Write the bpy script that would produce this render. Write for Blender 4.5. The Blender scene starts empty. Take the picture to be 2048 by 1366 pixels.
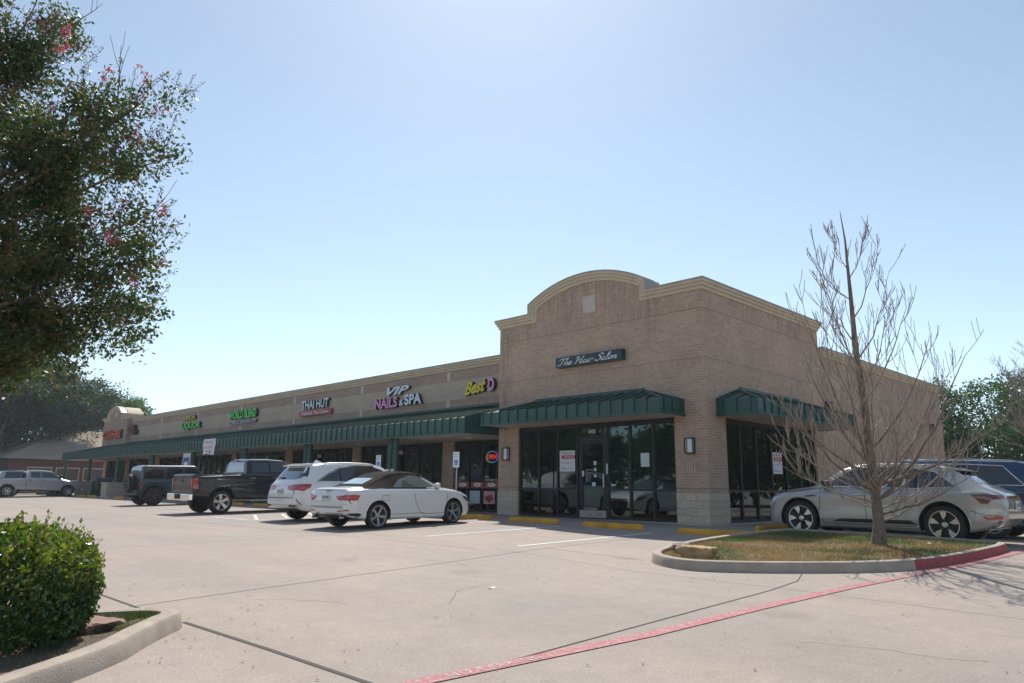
import bpy, bmesh, math, random
import numpy as np
from mathutils import Vector, Matrix, noise
from mathutils.bvhtree import BVHTree
from mathutils.geometry import delaunay_2d_cdt
R_ = math.radians
random.seed(5); rng = np.random.default_rng(5)
S = bpy.context.scene
COL = S.collection

# ------------------------------------------------------------------ helpers
def srgb(r, g, b):
    f = lambda c: (c/255)/12.92 if c/255 <= .04045 else ((c/255+.055)/1.055)**2.4
    return (f(r), f(g), f(b), 1)

MATS = {}
def mat(name, col=(.5, .5, .5), rough=.6, metal=0., spec=.5, emit=None, es=0., coat=0., trans=0., nscale=0, namt=0, bump=0, bscale=50):
    if name in MATS: return MATS[name]
    m = bpy.data.materials.new(name); m.use_nodes = True
    nt = m.node_tree; b = nt.nodes['Principled BSDF']
    b.inputs['Base Color'].default_value = (*col[:3], 1)
    b.inputs['Roughness'].default_value = rough
    b.inputs['Metallic'].default_value = metal
    b.inputs['Specular IOR Level'].default_value = spec
    b.inputs['Coat Weight'].default_value = coat
    b.inputs['Coat Roughness'].default_value = .03
    b.inputs['Transmission Weight'].default_value = trans
    if emit: b.inputs['Emission Color'].default_value = (*emit, 1); b.inputs['Emission Strength'].default_value = es
    if nscale:
        tc = nt.nodes.new('ShaderNodeTexCoord'); n = nt.nodes.new('ShaderNodeTexNoise')
        n.inputs['Scale'].default_value = nscale; n.inputs['Detail'].default_value = 6
        nt.links.new(tc.outputs['Object'], n.inputs['Vector'])
        mr = nt.nodes.new('ShaderNodeMapRange'); mr.inputs[1].default_value = .25; mr.inputs[2].default_value = .75
        mr.inputs[3].default_value = 1-namt; mr.inputs[4].default_value = 1+namt
        nt.links.new(n.outputs['Fac'], mr.inputs[0])
        mx = nt.nodes.new('ShaderNodeVectorMath'); mx.operation = 'SCALE'
        mx.inputs[0].default_value = col[:3]; nt.links.new(mr.outputs[0], mx.inputs['Scale'])
        nt.links.new(mx.outputs[0], b.inputs['Base Color'])
    if bump:
        tc = nt.nodes.new('ShaderNodeTexCoord'); n = nt.nodes.new('ShaderNodeTexNoise')
        n.inputs['Scale'].default_value = bscale; n.inputs['Detail'].default_value = 4
        nt.links.new(tc.outputs['Object'], n.inputs['Vector'])
        bp = nt.nodes.new('ShaderNodeBump'); bp.inputs['Strength'].default_value = bump; bp.inputs['Distance'].default_value = .02
        nt.links.new(n.outputs['Fac'], bp.inputs['Height']); nt.links.new(bp.outputs[0], b.inputs['Normal'])
    MATS[name] = m; return m

class NT:
    """tiny node-graph writer"""
    def __init__(s, name):
        s.m = bpy.data.materials.new(name); s.m.use_nodes = True; s.t = s.m.node_tree
        s.b = s.t.nodes['Principled BSDF']; s.out = s.t.nodes['Material Output']; MATS[name] = s.m
    def n(s, typ, ins=None, **kw):
        k = s.t.nodes.new('ShaderNode'+typ)
        for a, v in kw.items(): setattr(k, a, v)
        for i, v in (ins or {}).items():
            if isinstance(v, bpy.types.NodeSocket): s.t.links.new(v, k.inputs[i])
            else: k.inputs[i].default_value = v
        return k
    def math(s, op, a, b=0., c=0.):
        return s.n('Math', {0: a, 1: b, 2: c}, operation=op).outputs[0]
    def mix(s, f, a, b, mode='MIX'):
        k = s.t.nodes.new('ShaderNodeMix'); k.data_type = 'RGBA'; k.blend_type = mode
        for i, v in ((0, f), (6, a), (7, b)):
            if isinstance(v, bpy.types.NodeSocket): s.t.links.new(v, k.inputs[i])
            else: k.inputs[i].default_value = v
        return k.outputs[2]
    def ramp(s, f, stops):
        k = s.n('ValToRGB', {0: f}); e = k.color_ramp.elements
        while len(e) < len(stops): e.new(.5)
        for i, (p, c) in enumerate(stops): e[i].position = p; e[i].color = (*c[:3], 1) if hasattr(c, '__len__') else (c, c, c, 1)
        return k.outputs[0]
    def set(s, **kw):
        for a, v in kw.items():
            a = a.replace('_', ' ')
            if isinstance(v, bpy.types.NodeSocket): s.t.links.new(v, s.b.inputs[a])
            else: s.b.inputs[a].default_value = v

class MB:
    def __init__(s): s.v = []; s.f = []; s.m = []
    def vert(s, p): s.v.append(tuple(p)); return len(s.v)-1
    def face(s, pts, m=0):
        i = len(s.v); s.v.extend(tuple(p) for p in pts); s.f.append(list(range(i, i+len(pts)))); s.m.append(m)
    def box(s, a, b, m=0):
        (x0, y0, z0), (x1, y1, z1) = a, b
        if x0 > x1: x0, x1 = x1, x0
        if y0 > y1: y0, y1 = y1, y0
        if z0 > z1: z0, z1 = z1, z0
        i = len(s.v)
        s.v += [(x0,y0,z0),(x1,y0,z0),(x1,y1,z0),(x0,y1,z0),(x0,y0,z1),(x1,y0,z1),(x1,y1,z1),(x0,y1,z1)]
        for q in ((0,3,2,1),(4,5,6,7),(0,1,5,4),(1,2,6,5),(2,3,7,6),(3,0,4,7)): s.f.append([i+k for k in q]); s.m.append(m)
    def obox(s, c, ax, ay, az, m=0):
        c, ax, ay, az = Vector(c), Vector(ax), Vector(ay), Vector(az); i = len(s.v)
        for k in ((-1,-1,-1),(1,-1,-1),(1,1,-1),(-1,1,-1),(-1,-1,1),(1,-1,1),(1,1,1),(-1,1,1)):
            s.v.append(tuple(c+ax*k[0]+ay*k[1]+az*k[2]))
        for q in ((0,3,2,1),(4,5,6,7),(0,1,5,4),(1,2,6,5),(2,3,7,6),(3,0,4,7)): s.f.append([i+k for k in q]); s.m.append(m)
    def bar(s, p, q, w, h, m=0, up=(0, 0, 1)):
        p, q = Vector(p), Vector(q); d = q-p; L = d.length; d.normalize()
        u = Vector(up); a = d.cross(u)
        if a.length < 1e-5: a = d.cross(Vector((1, 0, 0)))
        a.normalize(); b = a.cross(d)
        s.obox((p+q)/2, d*L/2, a*w/2, b*h/2, m)
    def tube(s, pts, rad, n=8, m=0, cap=True, closed=False):
        pts = [Vector(p) for p in pts]
        if not hasattr(rad, '__len__'): rad = [rad]*len(pts)
        rings = []; prev = None
        for i, p in enumerate(pts):
            if closed: t = pts[(i+1) % len(pts)]-pts[i-1]
            else: t = pts[min(i+1, len(pts)-1)]-pts[max(i-1, 0)]
            if t.length < 1e-9: t = Vector((0, 0, 1))
            t.normalize()
            if prev is None: a = t.orthogonal().normalized()
            else:
                a = prev-t*prev.dot(t)
                a = a.normalized() if a.length > 1e-6 else t.orthogonal().normalized()
            prev = a; b = t.cross(a); base = len(s.v)
            for k in range(n):
                an = 2*math.pi*k/n; s.v.append(tuple(p+(a*math.cos(an)+b*math.sin(an))*rad[i]))
            rings.append(base)
        R = len(rings)
        for i in range(R if closed else R-1):
            A, B = rings[i], rings[(i+1) % R]
            for k in range(n): s.f.append([A+k, A+(k+1) % n, B+(k+1) % n, B+k]); s.m.append(m)
        if cap and not closed:
            s.f.append([rings[0]+k for k in range(n)][::-1]); s.m.append(m); s.f.append([rings[-1]+k for k in range(n)]); s.m.append(m)
    def cyl(s, c, r, h, n=16, axis='z', m=0, r2=None):
        d = {'x': (1, 0, 0), 'y': (0, 1, 0), 'z': (0, 0, 1)}[axis]; c = Vector(c)
        s.tube([c, c+Vector(d)*h], [r, r if r2 is None else r2], n, m)
    def lathe(s, prof, n=32, axis='y', m=0, c=(0, 0, 0)):
        """prof [(r,h)], closed by caller"""
        base = len(s.v); N = len(prof)
        for k in range(n):
            a = 2*math.pi*k/n; ca, sa = math.cos(a), math.sin(a)
            for r, h in prof:
                p = (r*ca, h, r*sa) if axis == 'y' else (r*ca, r*sa, h)
                s.v.append((p[0]+c[0], p[1]+c[1], p[2]+c[2]))
        for k in range(n):
            for j in range(N-1):
                a, b = base+k*N+j, base+((k+1) % n)*N+j
                s.f.append([a, a+1, b+1, b]); s.m.append(m)
    def prism(s, poly, fn, t0, t1, m=0):
        """poly [(a,b)], fn(a,b,t)->xyz"""
        n = len(poly); i = len(s.v)
        s.v += [tuple(fn(a, b, t0)) for a, b in poly]+[tuple(fn(a, b, t1)) for a, b in poly]
        s.f.append([i+k for k in range(n)][::-1]); s.m.append(m); s.f.append([i+n+k for k in range(n)]); s.m.append(m)
        for k in range(n):
            q = (k+1) % n; s.f.append([i+k, i+q, i+n+q, i+n+k]); s.m.append(m)
    def add(s, o, M=None, m=None):
        i = len(s.v); s.v += [tuple(M @ Vector(p)) for p in o.v] if M else o.v
        s.f += [[i+k for k in f] for f in o.f]; s.m += o.m if m is None else [m]*len(o.m)
    def build(s, name, mats, parent=None, loc=None, smooth=None, bevel=0, fixn=True):
        me = bpy.data.meshes.new(name); me.from_pydata(s.v, [], s.f)
        if not isinstance(mats, (list, tuple)): mats = [mats]
        for q in mats: me.materials.append(q)
        if len(mats) > 1: me.polygons.foreach_set('material_index', s.m)
        bm = bmesh.new(); bm.from_mesh(me)
        if smooth is not None or bevel: bmesh.ops.remove_doubles(bm, verts=bm.verts, dist=1e-5)
        if fixn: bmesh.ops.recalc_face_normals(bm, faces=bm.faces)
        if bevel:
            es = [e for e in bm.edges if len(e.link_faces) == 2 and e.calc_face_angle(0) > .6]
            bmesh.ops.bevel(bm, geom=es, offset=bevel, segments=2, affect='EDGES', profile=.6)
        bm.to_mesh(me); bm.free()
        if smooth is not None:
            me.polygons.foreach_set('use_smooth', [True]*len(me.polygons))
            me.set_sharp_from_angle(angle=R_(smooth))
        me.update()
        o = bpy.data.objects.new(name, me); COL.objects.link(o)
        if parent: o.parent = parent
        if loc: o.location = loc
        return o

def tag(o, label=None, cat=None, group=None, kind=None):
    for k, v in (('label', label), ('category', cat), ('group', group), ('kind', kind)):
        if v: o[k] = v
    return o
def empty(name, loc=(0, 0, 0), rz=0, label=None, cat=None, group=None):
    o = bpy.data.objects.new(name, None); COL.objects.link(o); o.location = loc; o.rotation_euler = (0, 0, rz)
    o.empty_display_size = .2
    return tag(o, label, cat, group)
def struct(o): return tag(o, kind='structure')
def copy_tree(o, parent=None):
    c = o.copy(); COL.objects.link(c); c.parent = parent
    for ch in list(o.children): copy_tree(ch, c)
    return c

def text_geo(body, shear=0, bold=0, spacing=1.):
    cu = bpy.data.curves.new('t', 'FONT'); cu.body = body; cu.size = 1; cu.shear = shear; cu.offset = bold; cu.space_character = spacing
    cu.resolution_u = 4
    ob = bpy.data.objects.new('t', cu); COL.objects.link(ob)
    bpy.context.view_layer.update()
    me = ob.evaluated_get(bpy.context.evaluated_depsgraph_get()).to_mesh()
    V = [tuple(v.co) for v in me.vertices]; F = [list(p.vertices) for p in me.polygons]
    ob.to_mesh_clear(); bpy.data.objects.remove(ob); bpy.data.curves.remove(cu)
    return V, F
def text(name, body, o, u, v, w, h, depth, mats, parent=None, shear=0, bold=0, spacing=1., warp=None, back=0):
    """lettering filling a w x h box whose lower left corner is o; u, v span the face, u x v looks outward.
    mats (face, side)"""
    V, F = text_geo(body, shear, bold, spacing)
    xs = [p[0] for p in V]; ys = [p[1] for p in V]
    x0, x1, y0, y1 = min(xs), max(xs), min(ys), max(ys)
    u, v, o = Vector(u).normalized(), Vector(v).normalized(), Vector(o); n = u.cross(v)
    mb = MB(); N = len(V)
    P = []
    for p in V:
        a = (p[0]-x0)/(x1-x0); b = (p[1]-y0)/(y1-y0)
        q = o+u*a*w+v*b*h
        if warp: q += v*warp(a)
        P.append(q)
    mb.v = [tuple(q+n*(depth+back)) for q in P]; mb.f = [list(f) for f in F]; mb.m = [0]*len(F)
    if depth > .004:
        mb.v += [tuple(q+n*back) for q in P]
        cnt = {}
        for f in F:
            for i in range(len(f)):
                e = (f[i], f[(i+1) % len(f)]); cnt[tuple(sorted(e))] = cnt.get(tuple(sorted(e)), [])+[e]
        for k, es in cnt.items():
            if len(es) == 1: a, b = es[0]; mb.f.append([a, a+N, b+N, b]); mb.m.append(1)
    return mb.build(name, mats, parent, fixn=False)

SCRIPT = {   # brush-script capitals and small letters: (advance, strokes)
 'T': (.62, [[(.02, .78), (.08, .95), (.3, .98), (.7, .95), (.78, 1.05)], [(.48, .96), (.36, .5), (.26, .08), (.08, .02), (.02, .16)]]),
 'H': (.82, [[(.04, .72), (.1, .95), (.26, .98), (.3, .84), (.2, .4), (.12, .04), (.0, .04)], [(.76, 1.04), (.64, .6), (.56, .12), (.64, .0), (.78, .12)], [(.14, .5), (.4, .46), (.66, .56)]]),
 'S': (.6, [[(.62, .8), (.56, .98), (.34, .98), (.24, .78), (.42, .56), (.48, .28), (.3, .02), (.06, .06), (.02, .24)]]),
 'B': (.7, [[(.06, .7), (.14, .94), (.3, .98), (.22, .5), (.12, .02)], [(.14, .9), (.4, 1.06), (.62, .86), (.46, .58), (.28, .54)], [(.3, .54), (.6, .46), (.58, .14), (.32, -.02), (.06, .06)]]),
 'h': (.46, [[(.0, .3), (.26, .92), (.2, 1.0), (.12, .6), (.04, .0)], [(.08, .22), (.24, .44), (.34, .38), (.28, .08), (.36, .0), (.46, .14)]]),
 'e': (.40, [[(.06, .2), (.3, .3), (.24, .47), (.08, .36), (.06, .12), (.2, -.01), (.42, .16)]]),
 'a': (.42, [[(.32, .38), (.18, .46), (.04, .24), (.1, .0), (.24, .1), (.34, .42)], [(.34, .44), (.28, .1), (.34, .0), (.44, .14)]]),
 'i': (.24, [[(.12, .44), (.06, .1), (.14, .0), (.24, .14)], [(.18, .64), (.2, .7)]]),
 'r': (.34, [[(.12, .46), (.06, .2), (.02, .0)], [(.08, .26), (.2, .44), (.32, .42), (.3, .34)]]),
 'l': (.26, [[(.04, .2), (.24, .8), (.2, 1.02), (.12, .8), (.06, .12), (.14, .0), (.26, .14)]]),
 'o': (.38, [[(.2, .46), (.06, .3), (.08, .04), (.24, .02), (.32, .26), (.2, .46), (.34, .38), (.4, .42)]]),
 'n': (.46, [[(.1, .46), (.06, .2), (.02, .0)], [(.07, .22), (.24, .45), (.32, .36), (.27, .08), (.34, .0), (.46, .16)]]),
 's': (.36, [[(.0, .12), (.22, .54)], [(.2, .5), (.2, .34), (.28, .14), (.16, .0), (.04, .06)]]),
 't': (.28, [[(.18, .8), (.08, .2), (.12, .0), (.26, .14)], [(.0, .52), (.28, .56)]]), ' ': (.28, [])}
def script_text(name, body, o, w, h, depth, m, parent, pen=.075, slant=.28, rise=0):
    x = 0; mb = MB(); segs = []
    for ch in body:
        adv, st_ = SCRIPT[ch]
        for q in st_: segs.append([Vector((x+a+slant*b, b)) for a, b in q])
        x += adv
    tw = x+slant; o = Vector(o)
    for q in segs:
        P = smooth_path([(p.x, p.y) for p in q], 5); n = len(P); i0 = len(mb.v)
        for k, p in enumerate(P):
            d = (P[min(k+1, n-1)]-P[max(k-1, 0)]); d = d.normalized() if d.length > 1e-6 else Vector((1, 0)); wd = pen*(.42+.58*abs(d.x*math.sin(.7)-d.y*math.cos(.7)))*(1 if 0 < k < n-1 else .55)
            nv = Vector((-d.y, d.x))
            for dep in (depth, 0):
                for s_ in (1, -1): a = p+nv*wd*.5*s_*1.25; mb.v.append((o.x+a.x/tw*w, o.y-dep, o.z+a.y*h+rise*a.x/tw))
        for k in range(n-1):
            A, B = i0+4*k, i0+4*k+4; mb.f += [[A, A+1, B+1, B], [A, B, B+2, A+2], [A+1, A+3, B+3, B+1]]; mb.m += [0, 1, 1]
        mb.f += [[i0, i0+2, i0+3, i0+1], [i0+4*n-4, i0+4*n-3, i0+4*n-1, i0+4*n-2]]; mb.m += [1, 1]
    return mb.build(name, m, parent, fixn=False)
def smooth_path(pts, n=6, closed=False):
    P = [Vector(p) for p in pts]; out = []
    N = len(P)
    for i in range(N if closed else N-1):
        p0, p1, p2, p3 = (P[(i-1) % N], P[i], P[(i+1) % N], P[(i+2) % N]) if closed else (P[max(i-1, 0)], P[i], P[i+1], P[min(i+2, N-1)])
        for k in range(n):
            t = k/n; out.append(.5*((2*p1)+(p2-p0)*t+(2*p0-5*p1+4*p2-p3)*t*t+(3*p1-p0-3*p2+p3)*t**3))
    if not closed: out.append(P[-1])
    return out

def zg(x, y):
    return -.012*max(0, min(x, 45)+4)+.022*min(0, max(y, -45)+1.5)

# ------------------------------------------------------------------ camera, sun, sky
C0 = Vector((10.545292, -17.978603, .88961)); PIT, ROLL, YAW, FPX = .1977508, .011077, .7905003, 1465.0115
Fw = Vector((-math.sin(YAW)*math.cos(PIT), math.cos(YAW)*math.cos(PIT), math.sin(PIT)))
Rt = Vector((math.cos(YAW), math.sin(YAW), 0)); Up = Rt.cross(Fw)
R2 = Rt*math.cos(ROLL)+Up*math.sin(ROLL); U2 = -Rt*math.sin(ROLL)+Up*math.cos(ROLL)
cd = bpy.data.cameras.new('camera'); cam = bpy.data.objects.new('camera', cd); COL.objects.link(cam)
cd.sensor_fit = 'HORIZONTAL'; cd.sensor_width = 36; cd.lens = FPX/2048*36; cd.clip_start = .05; cd.clip_end = 3000
M = Matrix.Identity(4)
for i in range(3): M[i][0] = R2[i]; M[i][1] = U2[i]; M[i][2] = -Fw[i]; M[i][3] = C0[i]
cam.matrix_world = M; S.camera = cam

SUN_EL, SUN_AZ = R_(50), math.atan2(-.725, .685)       # azimuth from +Y towards +X
sd = Vector((math.sin(SUN_AZ)*math.cos(SUN_EL), math.cos(SUN_AZ)*math.cos(SUN_EL), math.sin(SUN_EL)))
sl = bpy.data.lights.new('sun', 'SUN'); sl.energy = 3.75; sl.angle = R_(.55); sl.color = (1, .95, .87)
so = bpy.data.objects.new('sun', sl); COL.objects.link(so); so.rotation_euler = sd.to_track_quat('Z', 'Y').to_euler()
W = bpy.data.worlds.new('World'); S.world = W; W.use_nodes = True
nt = W.node_tree; bg = nt.nodes['Background']; sk = nt.nodes.new('ShaderNodeTexSky'); sk.sky_type = 'NISHITA'
sk.sun_disc = False; sk.sun_elevation = SUN_EL; sk.sun_rotation = SUN_AZ
sk.air_density = .82; sk.dust_density = .32; sk.ozone_density = 1.7; sk.altitude = 150
hs = nt.nodes.new('ShaderNodeHueSaturation'); hs.inputs['Saturation'].default_value = .75
tm = nt.nodes.new('ShaderNodeVectorMath'); tm.operation = 'MULTIPLY'; tm.inputs[1].default_value = (.94, 1.01, .97); nt.links.new(hs.outputs[0], tm.inputs[0])
nt.links.new(sk.outputs[0], hs.inputs['Color']); nt.links.new(tm.outputs[0], bg.inputs[0]); bg.inputs[1].default_value = .12
S.view_settings.view_transform = 'Standard'; S.view_settings.look = 'None'; S.view_settings.gamma = 1
S.view_settings.exposure = .5
S.cycles.max_bounces = 8; S.cycles.transparent_max_bounces = 16; S.cycles.caustics_reflective = False; S.cycles.caustics_refractive = False
S.cycles.use_denoising = True

# ------------------------------------------------------------------ materials
def brick_mat(name, c1, c2, mortar, bands=(), joints=(), amt=.09, stains=()):
    g = NT(name); geo = g.n('NewGeometry'); sep = g.n('SeparateXYZ', {0: geo.outputs['Position']})
    a = g.math('ADD', sep.outputs[0], sep.outputs[1]); z = sep.outputs[2]
    v1 = g.n('CombineXYZ', {0: a, 1: z}); v2 = g.n('CombineXYZ', {0: z, 1: a})
    kw = dict(offset=.5, squash=1)
    def br(v, bw):
        k = g.n('TexBrick', {'Vector': v, 'Scale': 1., 'Brick Width': bw, 'Row Height': .0762, 'Mortar Size': .0075, 'Mortar Smooth': .2,
                'Bias': -.1, 'Color1': (*c1, 1), 'Color2': (*c2, 1), 'Mortar': (*mortar, 1)}); return k
    b1, b2 = br(v1.outputs[0], .203), br(v2.outputs[0], 40.)
    col, fac = b1.outputs[0], b1.outputs[1]
    for zc, h in bands:
        msk = g.math('COMPARE', z, zc, h/2)
        col = g.mix(msk, col, b2.outputs[0]); 
    n1 = g.n('TexNoise', {'Vector': geo.outputs['Position'], 'Scale': .9, 'Detail': 5.})
    n2 = g.n('TexNoise', {'Vector': geo.outputs['Position'], 'Scale': 9., 'Detail': 3.})
    f = g.n('MapRange', {0: n1.outputs[0], 1: .3, 2: .7, 3: 1-amt, 4: 1+amt}).outputs[0]
    f2 = g.n('MapRange', {0: n2.outputs[0], 1: .3, 2: .7, 3: .94, 4: 1.06}).outputs[0]
    ff = g.math('MULTIPLY', f, f2)
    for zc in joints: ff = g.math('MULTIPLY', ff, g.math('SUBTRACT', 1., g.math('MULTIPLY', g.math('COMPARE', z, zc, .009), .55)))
    if stains:
        sv = g.n('Mapping', {'Vector': geo.outputs['Position'], 'Scale': (5., 5., .55)}); sn = g.n('TexNoise', {'Vector': sv.outputs[0], 'Scale': 1.6, 'Detail': 7., 'Roughness': .7})
        for ac, hw, z0_, z1_ in stains:      # rain streaks running down from joints in the coping
            mx_ = g.n('MapRange', {0: g.math('ABSOLUTE', g.math('SUBTRACT', a, ac)), 1: 0., 2: hw, 3: 1., 4: 0.}).outputs[0]
            mz_ = g.math('MULTIPLY', g.n('MapRange', {0: z, 1: z0_, 2: z1_, 3: 0., 4: 1.}).outputs[0], mx_)
            ff = g.math('MULTIPLY', ff, g.math('SUBTRACT', 1., g.math('MULTIPLY', mz_, g.n('MapRange', {0: sn.outputs[0], 1: .42, 2: .62, 3: 0., 4: .42}).outputs[0])))
    c = g.n('VectorMath', {0: col, 'Scale': ff}, operation='SCALE').outputs[0]
    bp = g.n('Bump', {'Height': b1.outputs[1], 'Strength': .35, 'Distance': .006}, invert=True)
    g.set(Base_Color=c, Roughness=.88, Normal=bp.outputs[0]); return g.m

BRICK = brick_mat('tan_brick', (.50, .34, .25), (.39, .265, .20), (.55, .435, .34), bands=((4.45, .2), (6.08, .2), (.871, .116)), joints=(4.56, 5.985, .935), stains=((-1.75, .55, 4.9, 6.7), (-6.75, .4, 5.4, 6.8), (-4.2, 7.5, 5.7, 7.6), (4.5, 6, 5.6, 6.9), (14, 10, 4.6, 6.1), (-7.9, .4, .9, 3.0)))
BRICK_D = brick_mat('band_brick', (.40, .27, .21), (.33, .225, .18), (.45, .37, .31))
BRICK_L = brick_mat('field_brick', (.50, .40, .30), (.43, .345, .26), (.52, .44, .35), amt=.06)
def stone_mat():
    g = NT('split_block'); geo = g.n('NewGeometry'); sep = g.n('SeparateXYZ', {0: geo.outputs['Position']})
    a = g.math('ADD', sep.outputs[0], sep.outputs[1]); v = g.n('CombineXYZ', {0: a, 1: sep.outputs[2]})
    k = g.n('TexBrick', {'Vector': v.outputs[0], 'Scale': 1., 'Brick Width': .406, 'Row Height': .2032, 'Mortar Size': .005, 'Mortar Smooth': .1,
            'Color1': (.66, .54, .41, 1), 'Color2': (.56, .475, .37, 1), 'Mortar': (.26, .23, .2, 1)})
    n = g.n('TexNoise', {'Vector': geo.outputs['Position'], 'Scale': 28., 'Detail': 6.})
    f = g.n('MapRange', {0: n.outputs[0], 1: .3, 2: .7, 3: .8, 4: 1.15}).outputs[0]
    c = g.n('VectorMath', {0: k.outputs[0], 'Scale': f}, operation='SCALE').outputs[0]
    bp = g.n('Bump', {'Height': n.outputs[0], 'Strength': .9, 'Distance': .03})
    g.set(Base_Color=c, Roughness=.9, Normal=bp.outputs[0]); return g.m
STONE = stone_mat()
CORN = mat('tan_stucco', (.58, .475, .345), .8, nscale=3, namt=.1, bump=.15, bscale=120)
CAP = mat('grey_cap_flashing', (.32, .31, .28), .5, .3)
GREEN = mat('green_metal_roofing', (.015, .070, .058), .42, .0, .5, coat=.15, nscale=2.5, namt=.22)
SOFFIT = mat('beige_soffit', (.60, .54, .47), .8, nscale=1.5, namt=.05)
BRONZE = mat('dark_bronze_frame', (.022, .020, .022), .45, .2)
CONC = mat('kerb_concrete', (.40, .335, .275), .9, nscale=4, namt=.2, bump=.35, bscale=90)
CONC2 = mat('walk_concrete', (.42, .40, .37), .9, nscale=3, namt=.15, bump=.2, bscale=60)
WHITE_P = mat('white_plastic', (.78, .78, .78), .5)
BLACK = mat('black_trim', (.012, .012, .013), .5)
def glass_mat(name, tint=(.42, .5, .47), ior=2.1, base=.05):
    g = NT(name)
    fr = g.n('Fresnel', {'IOR': ior}); gl = g.n('BsdfGlossy', {'Color': (.72, .80, .82, 1), 'Roughness': 0.02})
    tr = g.n('BsdfTransparent', {'Color': (*tint, 1)})
    mx = g.n('MixShader', {0: g.math('ADD', fr.outputs[0], base), 1: tr.outputs[0], 2: gl.outputs[0]})
    g.t.links.new(mx.outputs[0], g.out.inputs[0]); return g.m
GLASS = glass_mat('storefront_glass', (.36, .44, .43), 1.55, .05)
INT_W = mat('interior_wall', (.20, .26, .25), .9); INT_F = mat('interior_floor', (.07, .065, .06), .8); INT_C = mat('interior_ceiling', (.12, .12, .12), .9)

# ------------------------------------------------------------------ the ground
def ground_sheet():
    g = NT('lot_concrete'); geo = g.n('NewGeometry'); P = geo.outputs['Position']
    big = g.n('TexNoise', {'Vector': P, 'Scale': .22, 'Detail': 7., 'Roughness': .6})
    st = g.n('Mapping', {'Vector': P, 'Scale': (.16, .9, 1)}); str_ = g.n('TexNoise', {'Vector': st.outputs[0], 'Scale': 1.1, 'Detail': 6.})
    fine = g.n('TexNoise', {'Vector': P, 'Scale': 85., 'Detail': 3., 'Roughness': .7})
    mid = g.n('TexNoise', {'Vector': P, 'Scale': 4., 'Detail': 8., 'Roughness': .65})
    vo = g.n('TexVoronoi', {'Vector': P, 'Scale': 60.})
    c = g.ramp(big.outputs[0], [(.32, (.375, .295, .24)), (.52, (.33, .272, .235)), (.72, (.29, .25, .228))])
    f = g.math('MULTIPLY', g.n('MapRange', {0: str_.outputs[0], 1: .3, 2: .75, 3: 1.05, 4: .9}).outputs[0],
               g.n('MapRange', {0: fine.outputs[0], 1: .3, 2: .7, 3: .66, 4: 1.34}).outputs[0])
    f = g.math('MULTIPLY', f, g.n('MapRange', {0: mid.outputs[0], 1: .3, 2: .72, 3: 1.06, 4: .90}).outputs[0])
    # dark oil drips
    ov = g.n('TexVoronoi', {'Vector': P, 'Scale': .42, 'Randomness': 1.})
    od = g.n('TexNoise', {'Vector': P, 'Scale': 6., 'Detail': 3.})
    dd = g.math('ADD', ov.outputs['Distance'], g.math('MULTIPLY', od.outputs[0], .12))
    f = g.math('MULTIPLY', f, g.n('MapRange', {0: dd, 1: .10, 2: .20, 3: .82, 4: 1.}).outputs[0])
    col = g.n('VectorMath', {0: c, 'Scale': f}, operation='SCALE').outputs[0]
    speck = g.n('MapRange', {0: vo.outputs['Distance'], 1: .12, 2: .2, 3: .8, 4: 1.}).outputs[0]
    col = g.n('VectorMath', {0: col, 'Scale': speck}, operation='SCALE').outputs[0]
    bp = g.n('Bump', {'Height': fine.outputs[0], 'Strength': .35, 'Distance': .004})
    g.set(Base_Color=col, Roughness=.85, Normal=bp.outputs[0])
    xs = [-900, -300, -120, -60, -30, -15, -4, 3, 10, 20, 45, 120, 300, 900]; ys = [-900, -300, -120, -45, -30, -20, -10, -1.5, 8, 30, 80, 200, 900]
    me = bpy.data.meshes.new('parking_lot'); V = [(x, y, zg(x, y)) for y in ys for x in xs]; n = len(xs)
    me.from_pydata(V, [], [[j*n+i, j*n+i+1, (j+1)*n+i+1, (j+1)*n+i] for j in range(len(ys)-1) for i in range(n-1)])
    me.materials.append(g.m); o = bpy.data.objects.new('parking_lot', me); COL.objects.link(o); struct(o)
ground_sheet()

def strip(mb, pts, w, lift, m=0, w2=None):
    """flat band of width w lying on the ground along pts, split where the ground bends"""
    P = []
    for (x0, y0), (x1, y1) in zip(pts, pts[1:]):
        n = max(1, int(math.hypot(x1-x0, y1-y0)/1.0))
        P += [(x0+(x1-x0)*k/n, y0+(y1-y0)*k/n) for k in range(n)]
    P.append(pts[-1]); L = []
    for i, p in enumerate(P):
        a, b = P[max(i-1, 0)], P[min(i+1, len(P)-1)]; dx, dy = b[0]-a[0], b[1]-a[1]; l = math.hypot(dx, dy)
        nx, ny = -dy/l*w/2, dx/l*w/2
        for s_ in (1, -1): x, y = p[0]+nx*s_, p[1]+ny*s_; L.append((x, y, zg(x, y)+lift))
    i0 = len(mb.v); mb.v += L
    for i in range(len(P)-1): mb.f.append([i0+2*i, i0+2*i+1, i0+2*i+3, i0+2*i+2]); mb.m.append(m)

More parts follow.
